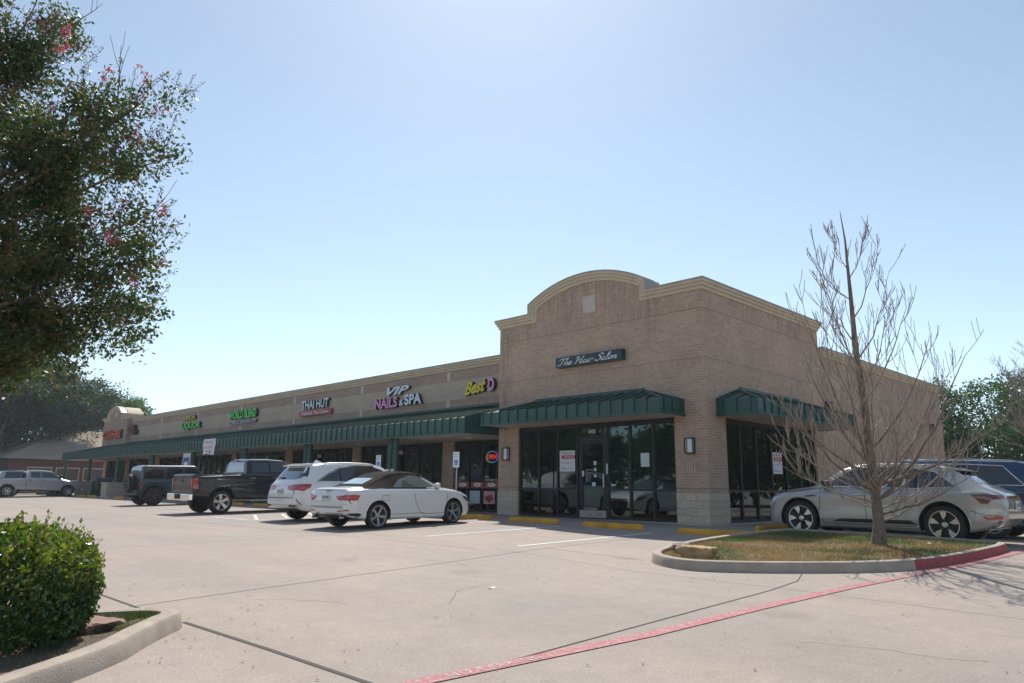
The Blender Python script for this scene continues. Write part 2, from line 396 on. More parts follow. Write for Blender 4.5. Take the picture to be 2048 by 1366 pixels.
JOINT = mat('joint_sealant', (.075, .065, .058), .9)
def joints():
    mb = MB()
    mb2 = MB()
    for pts, w in (([(2.02, -15.12), (1.53, -11.2), (1.05, -7.9), (.9, -3.2)], .014), ([(6.38, -14.66), (6.25, -11.4), (6.17, -9.2), (6.06, -8.2)], .02),
                   ([(6.06, -8.2), (5.78, -7.42)], .014), ([(.2, -8.3), (4.1, -9.0), (6.12, -8.95), (9.5, -9.1), (14, -9.3)], .008), ([(.9, -7.55), (3.4, -7.85)], .012),
                   ([(3.2, -15.02), (4.7, -14.95), (6.4, -14.9), (9, -14.9)], .045), ([(-3.5, -15.2), (2.1, -15.08), (2.35, -15.05)], .03),
                   ([(-4.5, -15.3), (-4.2, -9), (-3.9, -3.2)], .015), ([(-30, -9.3), (-4.2, -9.0), (.2, -8.6)], .012), ([(-60, -15.4), (-30, -15.3), (-3.5, -15.2)], .02),
                   ([(-10.5, -25), (-10.3, -9), (-10.2, -3)], .015), ([(-17, -25), (-16.6, -3)], .015), ([(-24, -25), (-23.4, -3)], .015), ([(-34, -25), (-33.4, -3)], .02), ([(9.6, -22), (9.4, -14), (9.3, -2)], .015)):
        strip(mb, pts, w, .004)
    o = mb.build('pavement_joint', JOINT, fixn=False); struct(o)
    # hair cracks
    random.seed(3); ck = MB()
    for x, y, a, L in ((4.2, -12.6, 2.6, 1.6), (3.4, -13.4, 2.9, 1.1), (7.6, -11.6, .4, 1.4), (2.0, -10.4, 2.2, 1.3), (8.2, -7.2, .1, 1.5), (-.5, -9.9, 2.8, 1.8)):
        pts = [(x, y)]
        for i in range(10):
            a += random.uniform(-.5, .5); x += math.cos(a)*L/10; y += math.sin(a)*L/10; pts.append((x, y))
        strip(ck, pts, .006, .004)
    struct(ck.build('pavement_crack', mat('crack_dust', (.17, .145, .125), .9), fixn=False))
joints()
def paint_mat(name, col, wear=.5, sc=14):
    g = NT(name); geo = g.n('NewGeometry'); n = g.n('TexNoise', {'Vector': geo.outputs['Position'], 'Scale': float(sc), 'Detail': 8., 'Roughness': .75})
    f = g.ramp(n.outputs[0], [(wear-.08, 0.), (wear+.06, 1.)])
    n2 = g.n('TexNoise', {'Vector': geo.outputs['Position'], 'Scale': 90., 'Detail': 2.})
    c = g.mix(g.math('MULTIPLY', f, .85), (.42, .35, .31, 1), (*col, 1))
    c = g.n('VectorMath', {0: c, 'Scale': g.n('MapRange', {0: n2.outputs[0], 1: .3, 2: .7, 3: .85, 4: 1.12}).outputs[0]}, operation='SCALE').outputs[0]
    g.set(Base_Color=c, Roughness=.8); return g.m
WLINE = paint_mat('white_line_paint', (.80, .80, .80), .36); RLINE = paint_mat('red_line_paint', (.42, .075, .10), .46, 22); RED_K = paint_mat('red_kerb_paint', (.32, .007, .024), .38, 20)
WTXT = paint_mat('white_stencil_paint', (.66, .60, .60), .5, 40)
mb = MB()
for k, x in enumerate((.42, -2.4, -5.1, -7.85, -10.95, -13.7, -18.4, -21.2, -24, -26.8, -29.6, -32.4, -35.2, -38, -40.8, -43.6, -46.4, -49.2, -51, -53.5)):
    strip(mb, [(x, -7.75), (x, -3.35)], .10, .005)
strip(mb, [(-10.95, -7.7), (-13.7, -7.7)], .1, .009); 
for k in range(4): strip(mb, [(-11.0, -7.4+k), (-13.65, -6.2+k)], .1, .009)
strip(mb, [(2.3, 1.15), (7, 1.15)], .1, .005); strip(mb, [(2.3, 3.9), (7, 3.9)], .1, .005)
struct(mb.build('parking_line', WLINE, fixn=False))
mb = MB(); RP = [(6.30, -16.6), (6.33, -14.65), (6.40, -13.94), (6.56, -12.29), (6.62, -10.5), (6.75, -8.2), (6.95, -6.2), (7.08, -5.14), (7.2, -3.6), (7.3, -1.6), (7.35, -1.0), (9.5, .4), (12, 1.2)]
strip(mb, RP, .145, .007); struct(mb.build('red_fire_lane_line', RLINE, fixn=False))
def stencil(body, x, y, dx, dy, w, h):
    u = Vector((dx, dy, (zg(x+dx, y+dy)-zg(x, y)))).normalized(); v = Vector((-u.y, u.x, 0)).normalized()
    o = Vector((x, y, zg(x, y)+.0095))-v*h/2
    struct(text('stencil_lettering', body, o, u, v, w, h, 0, [WTXT], bold=0, spacing=1.3))
stencil('NO PARKING', 6.353, -14.42, .09, .9, .85, .09)
stencil('FIRE LANE  NO PARKING', 6.805, -7.65, .225, 2.2, 2.2, .085)
# ------------------------------------------------------------------ the strip mall
WX, D1, H1, H2, D2, SY, XL = -8.225, 7.8, 6.84, 5.95, 21.75, 1.43, -57.0
mall = empty('strip_mall', (0, 0, 0), 0, 'long single storey tan brick shopping strip with green metal awnings and an arched corner parapet', 'building')
FX = lambda a, z, o: (a, -o, z)                # front facing: a = x, outward = -y
SX = lambda a, z, o: (o, a, z)                 # side facing:  a = y, outward = +x
def T(y0=0): return lambda a, z, t: (a, y0+t, z)

def arch_pts(xa, xb, zs, rise, n=28):
    c = (xb-xa)/2; R = (c*c+rise*rise)/(2*rise); cx, cz = (xa+xb)/2, zs+rise-R; a0 = math.asin(c/R)
    return [(cx+R*math.sin(-a0+2*a0*k/n), cz+R*math.cos(-a0+2*a0*k/n)) for k in range(n+1)]
FP = [(WX, H1), (-6.71, H1)]+arch_pts(-6.71, -1.77, 7.17, .66)+[(-1.77, H1), (0, H1)]
PROF = [(0, -.28), (0, .17), (.035, .17), (.035, .145), (.12, .14), (.135, .10), (.215, .095), (.23, .05), (.32, .045), (.335, -.02)]
def offpath(path, d):
    out = []
    for i, p in enumerate(path):
        def nrm(a, b): l = math.hypot(b[0]-a[0], b[1]-a[1]); return ((b[1]-a[1])/l, -(b[0]-a[0])/l)
        n1 = nrm(path[i-1], p) if i else None; n2 = nrm(p, path[i+1]) if i < len(path)-1 else None
        n1 = n1 or n2; n2 = n2 or n1; k = 1+n1[0]*n2[0]+n1[1]*n2[1]
        out.append((p[0]+d*(n1[0]+n2[0])/k, p[1]+d*(n1[1]+n2[1])/k))
    return out
def cornice(mb, path, fn, ext0=1, ext1=1, prof=PROF):
    rings = []
    for d, o in prof:
        q = offpath(path, d); q[0] = (q[0][0]-ext0*max(o, 0), q[0][1]); q[-1] = (q[-1][0]+ext1*max(o, 0), q[-1][1])
        b = len(mb.v); mb.v += [tuple(fn(a, z, o)) for a, z in q]; rings.append(b)
    n = len(path)
    for j in range(len(rings)-1):
        for i in range(n-1):
            mb.f.append([rings[j]+i, rings[j]+i+1, rings[j+1]+i+1, rings[j+1]+i]); mb.m.append(1 if j < 2 else 0)
    for i in (0, n-1): mb.f.append([r+i for r in rings]); mb.m.append(0)

# tower walls (corner unit)
OX0, OX1, OY0, OY1, OT = -7.26, -1.02, 1.06, 7.09, 2.93
w = MB(); th = .3
top = offpath(FP, .05)
above = [(WX, OT)]+top+[(0, OT)]
w.prism(above, T(), 0, th)
w.prism([(WX, .813), (OX0, .813), (OX0, OT-.001), (WX, OT-.001)], T(), 0, th)
w.prism([(OX1, .813), (0, .813), (0, OT-.001), (OX1, OT-.001)], T(), 0, th)
# side wall of the tower and of the lower rear block
S3 = lambda a, z, t: (-t, a, z)
w.prism([(th, OT), (D1, OT), (D1, H1-.1), (th, H1-.1)], S3, 0, th); w.prism([(th, .813), (OY0, .813), (OY0, OT-.001), (th, OT-.001)], S3, 0, th)
w.prism([(OY1, -.3), (D2, -.3), (D2, H2-.1), (D1+.002, H2-.1), (D1+.002, OT-.001), (OY1, OT-.001)], S3, .004, th)
w.box((WX, th, OT), (WX+th, D1, H1-.1)); w.box((WX+th, D1-th, OT), (-th, D1, H1-.1)); w.box((WX-.01, th, -.3), (WX+.2, D1, OT-.002))
w.box((-57, D2-.3, -.3), (-th-.002, D2, H2-.1))
# upper wing wall: dark brick bands around a paler field
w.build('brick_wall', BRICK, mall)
for x0, x1 in ((WX, OX0), (OX1, 0)):
    st = MB(); st.box((x0-.012 if x0 == WX else x0, -.014, -.3), (x1+(.014 if x1 == 0 else 0), th, .812))
    if x1 == 0: st.box((-th, th-.01, -.3), (.0141, OY0, .8121))
    st.build('stone_base', STONE, mall)
for a_, b_ in (((OX0+.001, -.02, -.35), (OX1-.001, .28, -.002)), ((-.28, OY0+.001, -.35), (.03, OY1-.001, -.002))):
    ld = MB(); ld.box(a_, b_); ld.build('concrete_ledge', CONC2, mall)
BUFF = mat('buff_tile', (.55, .50, .42), .7, nscale=6, namt=.1)
wg = MB(); wl = MB()
wg.box((-57, SY, 5.2), (WX-.002, SY+.3, H2-.1)); wg.box((-57, SY, 3.3), (WX-.002, SY+.3, 4.42)); wl.box((-57, SY+.004, 4.42), (WX-.002, SY+.3, 5.2))
for k in range(7):
    x = -12.75-6.42*k
    for z0, z1 in ((5.22, 5.6), (4.1, 4.4)): ac = MB(); ac.box((x-.11, SY-.025, z0), (x+.11, SY+.01, z1)); ac.build('accent_tile', BUFF, mall)
ac = MB(); ac.box((-4.33, -.012, 6.49), (-3.83, .01, 7.05)); ac.build('accent_tile', BUFF, mall)
wg.build('band_wall', BRICK_D, mall); wl.build('sign_field_wall', BRICK_L, mall)
c = MB(); cornice(c, FP, FX); cornice(c, [(0, H1), (D1, H1)], SX); c.build('tower_cornice', [CORN, CAP], mall)
c = MB(); FW = lambda a, z, o: (a, SY-o, z)
cornice(c, [(-51.0, H2), (WX, H2)], FW, 0, 0); cornice(c, [(D1+.01, H2), (D2, H2)], SX, 0, 1); c.build('wing_cornice', [CORN, CAP], mall)
# arch parapet depth block with sloping flashed top
ab = MB(); ab.prism(offpath(FP[1:-1], .02), T(), th+.001, .62); ab.build('arch_parapet', CAP, mall)
# far end block (cleaners)
bx0, bx1, by = -56.9, -51.2, 1.06
b = MB(); CP = [(bx0, 6.22), (bx0+1.1, 6.22)]+arch_pts(bx0+1.1, bx1-1.1, 6.42, .62, 18)+[(bx1-1.1, 6.22), (bx1, 6.22)]
b.prism([(bx0, 3.2)]+offpath(CP, .05)+[(bx1, 3.2)], T(by), 0, .35); b.box((bx1-.3, by+.351, 3.2), (bx1, 4.5, 6.1)); b.box((bx0, by+.351, 0), (bx0+.3, D2, 5.9))
b.build('end_wall', BRICK_D, mall)
b = MB(); fb = lambda a, z, o: (a, by-o, z); cornice(b, CP, fb); cornice(b, [(by, 6.22), (4.5, 6.22)], lambda a, z, o: (bx1+o, a, z), 1, 0); b.prism(offpath(CP[1:-1], .02), T(by), .351, 1.5)
b.build('end_cornice', [CORN, CAP], mall)
ac = MB(); ac.box((-54.25, by-.012, 6.15), (-53.85, by+.01, 6.55)); ac.build('accent_tile', BUFF, mall)
rf = MB(); rf.box((WX+th, th, 5.9), (-th, D1-th, 6.1)); rf.box((-56.6, SY+.3, 5.0), (WX-.02, D2-.31, 5.2)); rf.box((WX-.02, D1, 5.0), (-th, D2-.31, 5.2))
rf.build('roof', mat('roof_membrane', (.35, .34, .33), .9), mall)
for x_, y_, r_, h_ in ((-50.2, 2.4, .06, 1.15), (-48.9, 2.6, .09, .95)): v = MB(); v.cyl((x_, y_, 5.2), r_, h_); v.build('roof_vent', mat('vent_metal', (.4, .4, .4), .5, .6), mall)

# storefront glazing --------------------------------------------------------------
def bay(name, x0, x1, mull, fn, z0=0., z1=2.92, rail=.88, door=None, fw=.065, dep=.1, parent=mall, lab=None):
    """fn(a,z,out): out>0 towards the viewer. mull = mullion positions; door=(a0,a1,header z)"""
    f = MB(); g = MB()
    def bx(a0, a1, za, zb, o0=-dep/2, o1=dep/2, mb=f, m=0):
        P = [fn(a, z, o) for o in (o0, o1) for z in (za, zb) for a in (a0, a1)]; i = len(mb.v); mb.v += P
        for q in ((0,1,3,2),(4,6,7,5),(0,4,5,1),(2,3,7,6),(0,2,6,4),(1,5,7,3)): mb.f.append([i+k for k in q]); mb.m.append(m)
    bx(x0, x1, z1-.12, z1); bx(x0, x1, z0, z0+.07)
    xs = [x0+fw/2]+list(mull)+[x1-fw/2]
    for a in xs: bx(a-fw/2, a+fw/2, z0+.071, z1-.121)
    for a, b_ in zip(xs, xs[1:]):
        a0, a1 = a+fw/2+.001, b_-fw/2-.001
        if door and abs((a+b_)/2-(door[0]+door[1])/2) < .3: bx(a0, a1, door[2], door[2]+.09); bx(a0, a1, door[2]+.091, z1-.121, -.008, .0, g)
        else:
            bx(a0, a1, rail-.03, rail+.03); bx(a0, a1, z0+.071, rail-.031, -.008, 0, g); bx(a0, a1, rail+.031, z1-.121, -.008, 0, g)
    fo = f.build('window', BRONZE, parent)
    if lab: fo['label'] = lab
    g.build('pane', GLASS, fo)
    if door:
        d = MB(); a0, a1, h = door; st_ = .12
        bx(a0, a0+st_, z0+.02, h-.005, -.03, .03, d); bx(a1-st_, a1, z0+.02, h-.005, -.03, .03, d); bx(a0+st_, a1-st_, h-.12, h-.005, -.03, .03, d); bx(a0+st_, a1-st_, z0+.02, z0+.26, -.03, .03, d)
        do = d.build('door', BRONZE, parent); q = MB(); bx(a0+st_, a1-st_, z0+.26, h-.12, -.006, .0, q); q.build('pane', GLASS, do)
        q = MB(); bx(a1-.09, a1-.05, .95, 1.35, .06, .09, q); bx(a1-.085, a1-.055, .97, 1.0, .03, .06, q); bx(a1-.085, a1-.055, 1.3, 1.33, .03, .06, q); q.build('handle', mat('brushed_steel', (.6, .6, .6), .3, .9), do)
        return do
fr = lambda a, z, o: (a, .12-o, z)
d0 = bay('w', OX0, OX1, (-6.37, -5.54, -4.69, -3.49, -2.65, -1.82), fr, door=(-4.62, -3.55, 2.42), lab='corner shop front window bay with a for lease poster')
kp = MB(); kp.box((-4.6, .06, .03), (-3.56, .085, .25)); kp.build('kick_plate', mat('worn_steel', (.42, .38, .36), .45, .7, nscale=5, namt=.2), d0)
bay('w', OY0, OY1, (1.98, 2.95, 3.93, 4.92, 5.9, 6.6), lambda a, z, o: (-.12+o, a, z), lab='side window bay of the corner shop')
PIERS = [(-12.99, -12.3), (-19.67, -19.04), (-26.2, -25.5), (-32.75, -32.1), (-39.0, -38.4), (-45.3, -44.65), (-51.6, -50.9), (-57.0, -56.3)]
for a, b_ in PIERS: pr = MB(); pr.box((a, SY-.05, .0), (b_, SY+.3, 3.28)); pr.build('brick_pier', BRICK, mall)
fw_ = lambda a, z, o: (a, SY+.1-o, z)
edges = [WX-.01]+[e for p in PIERS for e in (p[1], p[0])][:-1]
doors = {}
for i in range(8):
    xr, xl = edges[2*i], edges[2*i+1]; n = 5 if i == 0 else 7; w_ = (xr-xl)/n
    mull = [xl+w_*k for k in range(1, n)]
    dk = None if i == 0 else 5 if i in (1, 2) else 3
    dr = None
    if dk is not None: dr = (xl+w_*dk+.04-w_, xl+w_*dk-.04, 2.42)
    doors[i] = bay('w', xl, xr, mull, fw_, door=dr)
# interiors behind the glass
it = MB()
for x0, x1, y0, y1 in ((WX+.25, -.35, .4, 7.4), (-56.5, WX-.3, 2.0, 8.5)):
    it.face([(x0, y0, .01), (x1, y0, .01), (x1, y1, .01), (x0, y1, .01)], 1); it.face([(x0, y0, 2.99), (x1, y0, 2.99), (x1, y1, 2.99), (x0, y1, 2.99)], 2)
    it.face([(x0, y1, 0), (x1, y1, 0), (x1, y1, 3), (x0, y1, 3)]); it.face([(x0, y0+.0, 0), (x0, y1, 0), (x0, y1, 3), (x0, y0, 3)])
for x in (-12.6, -19.3, -25.8, -32.4, -38.7, -45, -51.3): it.box((x-.06, 2.0, .02), (x+.06, 8.4, 2.98))
it.box((-5.9, 2.6, .02), (-5.1, 2.75, 2.0)); it.box((-2.6, 1.4, .02), (-1.5, 1.5, 1.45)); it.box((-6.9, 4.5, .02), (-2.2, 4.6, 2.3))
it.build('interior', [INT_W, INT_F, INT_C], mall)
random.seed(9); FIT = [mat('shelf_white', (.4, .4, .38), .6), mat('shelf_wood', (.2, .12, .06), .6), mat('shelf_red', (.3, .05, .04), .6), mat('shelf_teal', (.08, .2, .2), .6)]
for k in range(48):
    x = random.uniform(-56, -9.5); y = random.uniform(2.4, 6); h = random.uniform(.7, 1.9); a = random.uniform(.2, .7)
    fu = MB(); fu.box((x, y, .02), (x+a, y+.4, h)); fu.build('shop_shelf', FIT[random.randint(0, 3)], mall)
lp = MB()
for x, y, z in ((-13.9, 2.9, 2.5), (-13.8, 3.3, 2.25), (-13.4, 2.6, 2.62), (-15.0, 3.4, 2.1)):
    for k in range(5):
        a = k*1.256; lp.tube([(x+.09*math.cos(a), y+.09*math.sin(a), z-.03), (x+.09*math.cos(a), y+.09*math.sin(a), z+.03)], .022, 6)
lp.build('chandelier', mat('lit_lamp', (1, .95, .8), .4, emit=(1, .92, .75), es=9), mall)

# awnings -----------------------------------------------------------------------
def awning(a0, a1, Dp, zb, zf, zr, hip, fn, rib=.405, hip0=True, hip1=True, back=.0, gap=.02):
    m = MB(); so_ = MB()
    F = lambda a, d, z: fn(a, z, d)
    e0 = a0+hip if hip0 else a0; e1 = a1-hip if hip1 else a1
    m.face([F(a0, Dp, zf), F(a1, Dp, zf), F(e1, back, zr), F(e0, back, zr)])
    m.face([F(a0, Dp, zb), F(a1, Dp, zb), F(a1, Dp, zf), F(a0, Dp, zf)])
    for a, e, hp, s_ in ((a0, e0, hip0, -1), (a1, e1, hip1, 1)):
        if hp: m.face([F(a, Dp, zf), F(a, back, zf), F(e, back, zr)]); m.face([F(a, Dp, zb), F(a, back, zb), F(a, back, zf), F(a, Dp, zf)])
        else: m.face([F(a, Dp, zb), F(a, back, zb), F(a, back, zr), F(a, Dp, zf)])
    def bx(a_, a2, d0, d1, z0, z1, mb=m): 
        P = [F(a, d, z) for a in (a_, a2) for d in (d0, d1) for z in (z0, z1)]; i = len(mb.v); mb.v += P
        for q in ((0,1,3,2),(4,6,7,5),(0,4,5,1),(2,3,7,6),(0,2,6,4),(1,5,7,3)): mb.f.append([i+k for k in q]); mb.m.append(0)
    n = int((a1-a0)/rib); t = .016; rh = .038
    sl = Vector((0, back-Dp, zr-zf)).normalized(); nn = Vector((0, -sl.z, sl.y)); 
    if nn.z < 0: nn = -nn
    for k in range(n+1):
        a = a0+(a1-a0)*k/n
        bx(a-t, a+t, Dp, Dp+rh, zb+.05, zf)
        f = 1.
        if hip0 and a < e0: f = (a-a0)/hip
        if hip1 and a > e1: f = min(f, (a1-a)/hip)
        if f > .03:
            p0 = Vector((0, Dp, zf)); p1 = p0+(Vector((0, back, zr))-p0)*f; q0, q1 = p0+nn*rh, p1+nn*rh
            i = len(m.v); m.v += [tuple(F(a+s_*t, p.y, p.z)) for s_ in (-1, 1) for p in (p0, q0+Vector((0, .03, 0)), q1, p1)]
            for q in ((0,1,2,3),(4,7,6,5),(1,5,6,2),(0,4,5,1)): m.f.append([i+k_ for k_ in q]); m.m.append(0)
    for hp, a, s_, e in ((hip0, a0, -1, e0), (hip1, a1, 1, e1)):
        if hp:
            nd = int(Dp/rib)
            for k in range(1, nd+1):
                d = Dp*(k-.5)/nd; bx(a, a+s_*rh, d-t, d+t, zb+.05, zf)
                fz = 1-d/Dp; p0 = (a, d, zf); p1 = (a+(e-a)*(1-d/Dp), d, zf+(zr-zf)*(1-d/Dp))
                m.bar(F(p0[0], d, zf+.015), F(p1[0], d, p1[2]+.015), t*2, .04)
            m.bar(F(a, Dp, zf+.01), F(e, back+.01, zr+.015), .13, .03); m.bar(F(a, Dp, zb+.03), F(a, Dp, zf), .07, .07)
    m.bar(F(e0, back+.035, zr+.02), F(e1, back+.035, zr+.02), .07, .13)
    if hip0: m.bar(F(a0, back+.03, zf), F(e0, back+.03, zr), .05, .12)
    if hip1: m.bar(F(a1, back+.03, zf), F(e1, back+.03, zr), .05, .12)
    bx(a0-.03, a1+.03, Dp+.001, Dp+.06, zb-.012, zb+.05)
    if hip0: bx(a0-.045, a0-.001, back, Dp, zb-.012, zb+.05)
    if hip1: bx(a1+.001, a1+.045, back, Dp, zb-.012, zb+.05)
    o = m.build('awning', GREEN, mall)
    bx(a0+.01, a1-.01, back, Dp-.005, zb+.01, zb+.03, so_); so_.build('soffit', SOFFIT, o)
    return o
awning(-7.75, -.67, 1.24, 2.935, 3.36, 3.76, 1.36, FX)
awning(.56, 7.25, 1.24, 2.935, 3.38, 3.80, 1.36, SX)
FW2 = lambda a, z, o: (a, SY-o, z)
awning(-57.4, WX-.03, 3.0, 2.70, 3.24, 4.03, 3.0, FW2, hip1=False)
cl = MB(); 
so2 = MB(); so2.face([(XL, SY+.0, 3.29), (WX, SY, 3.29), (WX, SY+.3, 3.29), (XL, SY+.3, 3.29)])
# header above the wing glazing
hd = MB(); hd.box((-56.3, SY+.02, 2.921), (WX-.012, SY+.29, 3.29)); hd.build('header_panel', BRONZE, mall)
for k in range(8):
    x = -12.9-6.42*k; 
    for dx in ((-.16, .16) if k < 5 else (0,)):
        m_ = MB(); m_.cyl((x+dx, -1.15, 0 if k < 5 else 0), .115, 2.71, 20); m_.cyl((x+dx, -1.15, 0), .15, .03, 20)
        o = m_.build('awning_column', GREEN, mall, smooth=40); 
for x in (-45.4, -51.6):
    m_ = MB(); m_.box((x-.6, -1.75, -.02), (x+.6, -.55, .93)); m_.box((x-.66, -1.81, .931), (x+.66, -.49, 1.0)); m_.build('stone_pedestal', mat('pedestal_stone', (.50, .43, .35), .9, nscale=5, namt=.15, bump=.6, bscale=25), mall)
for x in (-9.87, -17.17, -23.6, -30.0, -36.5, -43):
    m_ = MB(); m_.cyl((x, .05, 2.69), .14, .02, 20, 'z'); m_.lathe([(.0, 2.65), (.08, 2.655), (.13, 2.69)], 20, 'z', 0, (x, .05, 0)); m_.build('ceiling_light', mat('lens_white', (.75, .72, .65), .4), mall, smooth=60)
wk = MB(); wk.box((-57.0, -1.9, -.25), (WX-.02, SY+.0, -.004)); wk.box((-57, SY, -.25), (WX-.02, SY+.3, -.001)); wk.box((WX-.02, -1.9, -.3), (-7.0, -.03, -.03))
struct(wk.build('sidewalk', CONC2))

# wall lamps, racks, vents
def wall_lamp(x, z, fn):
    m_ = MB(); F = lambda a, o, zz: fn(x+a, zz, o)
    def bx(a0, a1, o0, o1, z0, z1, mb): 
        P = [F(a, o, q) for a in (a0, a1) for o in (o0, o1) for q in (z0, z1)]; i = len(mb.v); mb.v += P
        for q in ((0,1,3,2),(4,6,7,5),(0,4,5,1),(2,3,7,6),(0,2,6,4),(1,5,7,3)): mb.f.append([i+k for k in q]); mb.m.append(0)
    bx(-.12, .12, .0, .03, z-.22, z+.22, m_); bx(-.13, .13, .03, .16, z+.19, z+.22, m_); bx(-.13, .13, .03, .16, z-.22, z-.19, m_)
    for s_ in (-1, 1): bx(s_*.13-.012, s_*.13+.012, .14, .162, z-.19, z+.19, m_)
    o = m_.build('wall_lamp', BRONZE, mall); s2 = MB(); pts = []
    for k in range(9):
        a = -math.pi/2+math.pi*k/8; pts.append((.095*math.sin(a), .05+.09*math.cos(a)))
    for (a, oa), (b, ob) in zip(pts, pts[1:]): s2.face([F(a, oa, z-.185), F(b, ob, z-.185), F(b, ob, z+.185), F(a, oa, z+.185)])
    s2.build('lamp_shade', mat('opal_acrylic', (.82, .82, .85), .35), o)
wall_lamp(-7.77, 2.05, FX); wall_lamp(-.49, 2.10, FX)
for x, z in ((-7.72, 1.5), (-.5, 1.62)):
    m_ = MB(); r = .006
    m_.tube([(x-.22, -.05, z), (x+.22, -.05, z)], r, 6)
    for k in range(4):
        dx = -.12+.08*k; m_.tube([(x+dx, -.05, z+.05), (x+dx, -.05, z-.24)], r, 6)
    for k in range(5): m_.tube([(x-.16+.08*k, -.06, z+.04), (x-.12+.08*k, -.06, z+.1)], r, 5)
    m_.tube([(x-.1, 0, z), (x-.1, -.05, z)], r, 6); m_.tube([(x+.1, 0, z), (x+.1, -.05, z)], r, 6)
    m_.build('wire_rack', mat('galvanised_wire', (.62, .6, .6), .4, .6), mall)
for y in (8.2, 19.9):
    m_ = MB(); m_.box((0, y-.17, 3.82), (.16, y+.17, 4.02)); m_.prism([(y-.17, 3.82), (y+.17, 3.82), (y+.12, 3.72), (y-.12, 3.72)], lambda a, z, t: (t, a, z), 0, .2)
    m_.build('flood_lamp', BRONZE, mall)
# glass stickers and papers on the corner door
for x0, x1, z0, z1 in ((-4.03, -3.93, 1.62, 1.75), (-4.02, -3.93, 1.44, 1.54), (-4.02, -3.93, 1.25, 1.34), (-4.10, -3.96, .98, 1.10), (-4.5, -4.42, 1.28, 1.45)): pp = MB(); pp.box((x0, .08, z0), (x1, .084, z1)); pp.build('paper_notice', mat('notice_paper', (.62, .68, .68), .7), mall)
for a_, b_ in (((-3.53, .06, 1.35), (-3.47, .064, 1.66)), ((-2.28, .11, 1.55), (-1.98, .113, 1.95)), ((-3.38, .11, 1.0), (-3.2, .113, 1.04))): pp = MB(); pp.box(a_, b_); pp.build('paper_notice', MATS['notice_paper'], mall)
text('door_lettering', 'The Hair Salon\n\nMon  9 - 6\nTues 9 - 6\nWed  9 - 6\nThur 9 - 6\nFri  9 - 6\nSat  9 - 5', (-4.38, .112, 1.12), (1, 0, 0), (0, 0, 1), .30, .38, 0, [WHITE_P], mall)
text('address_number', '5400', (-4.22, .055, 2.60), (1, 0, 0), (0, 0, 1), .30, .13, .002, [mat('number_cream', (.8, .76, .66), .6)]*2, mall, bold=.02)
text('address_number', '5406', (-16.15, SY+.03, 2.28), (1, 0, 0), (0, 0, 1), .36, .2, .002, [MATS['number_cream']]*2, mall, bold=.02)
text('address_number', '5404', (-23.0, SY+.03, 2.28), (1, 0, 0), (0, 0, 1), .36, .2, .002, [MATS['number_cream']]*2, mall, bold=.02)
text('address_number', '5402', (-28.6, SY+.03, 2.28), (1, 0, 0), (0, 0, 1), .36, .2, .002, [MATS['number_cream']]*2, mall, bold=.02)

# ------------------------------------------------------------------ signs (each a thing)
X, Z = (1, 0, 0), (0, 0, 1)
DK = mat('sign_return_black', (.012, .012, .02), .4)
def sgn(name, loc, label): return empty(name, loc, 0, label, 'sign')
def neon(n, c): return mat(n, c, .35, spec=.4)
YEL, PNK, WHT, GRN, ORG = neon('yellow_acrylic', (.75, .6, .02)), neon('pink_acrylic', (.78, .30, .55)), neon('white_acrylic', (.72, .80, .86)), neon('green_acrylic', (.03, .62, .05)), neon('orange_acrylic', (.75, .09, .03))
def local(o, P): return Vector(P)-Vector(o)
def sletters(root, ro, rows):
    for nm, body, x, z, w_, h, dep, fm, sh, bo in rows:
        text(nm, body, local(ro, (x, SY-.004, z)), X, Z, w_, h, dep, [fm, DK], root, shear=sh, bold=bo)
ro = (-4.0, -.2, 4.94); r = sgn('salon_sign', ro, 'dark box sign reading The Hair Salon in white script on the corner tower')
m_ = MB(); m_.box((-1.35, 0, -.16), (1.33, .2, .165)); m_.build('sign_box', mat('sign_navy', (.018, .035, .05), .35), r)
script_text('script_lettering', 'The Hair Salon', (-1.27, -.001, -.1), 2.52, .21, .003, [mat('sign_script_white', (.8, .82, .82), .5)]*2, r, pen=.098)
ro = (-11, SY, 4.7); r = sgn('letter_sign', ro, 'yellow Best and pink D channel letters cut off by the corner tower')
sletters(r, ro, [('capital_letter', 'D', -10.2, 4.58, .36, .52, .18, PNK, 0, .05)])
text('script_word', 'Best', local(ro, (-11.6, SY-.004, 4.50)), (1, 0, .09), Z, 1.28, .52, .16, [YEL, DK], r, shear=.45, bold=.035)
ro = (-16, SY, 4.8); r = sgn('letter_sign', ro, 'white and pink VIP Nails and Spa channel letters above the awning')
sletters(r, ro, [('italic_word', 'VIP', -16.95, 4.93, 1.65, .36, .15, WHT, .4, .03), ('pink_word', 'NAILS', -17.85, 4.38, 1.72, .46, .16, PNK, 0, .035), ('ampersand', '&', -16.0, 4.42, .3, .26, .14, WHT, 0, .02), ('white_word', 'SPA', -15.6, 4.42, 1.2, .46, .16, WHT, 0, .035)])
ro = (-23, SY, 4.8); r = sgn('letter_sign', ro, 'white Thai Hut letters over a red capsule reading Authentic Thai Cuisine')
sletters(r, ro, [('white_word', 'THAI HUT', -24.6, 4.80, 2.65, .46, .16, WHT, 0, .02)])
m_ = MB(); pl = [(-24.75+.1*math.cos(a)-.0, 4.59+.13*math.sin(a)) for a in np.linspace(math.pi/2, 3*math.pi/2, 8)]+[(-21.75+.1*math.cos(a), 4.59+.13*math.sin(a)) for a in np.linspace(-math.pi/2, math.pi/2, 8)]
m_.prism([(a-ro[0], z-ro[2]) for a, z in pl], lambda a, z, t: (a, -.004-t, z), 0, .15); m_.build('red_capsule', mat('sign_red', (.42, .01, .03), .35), r)
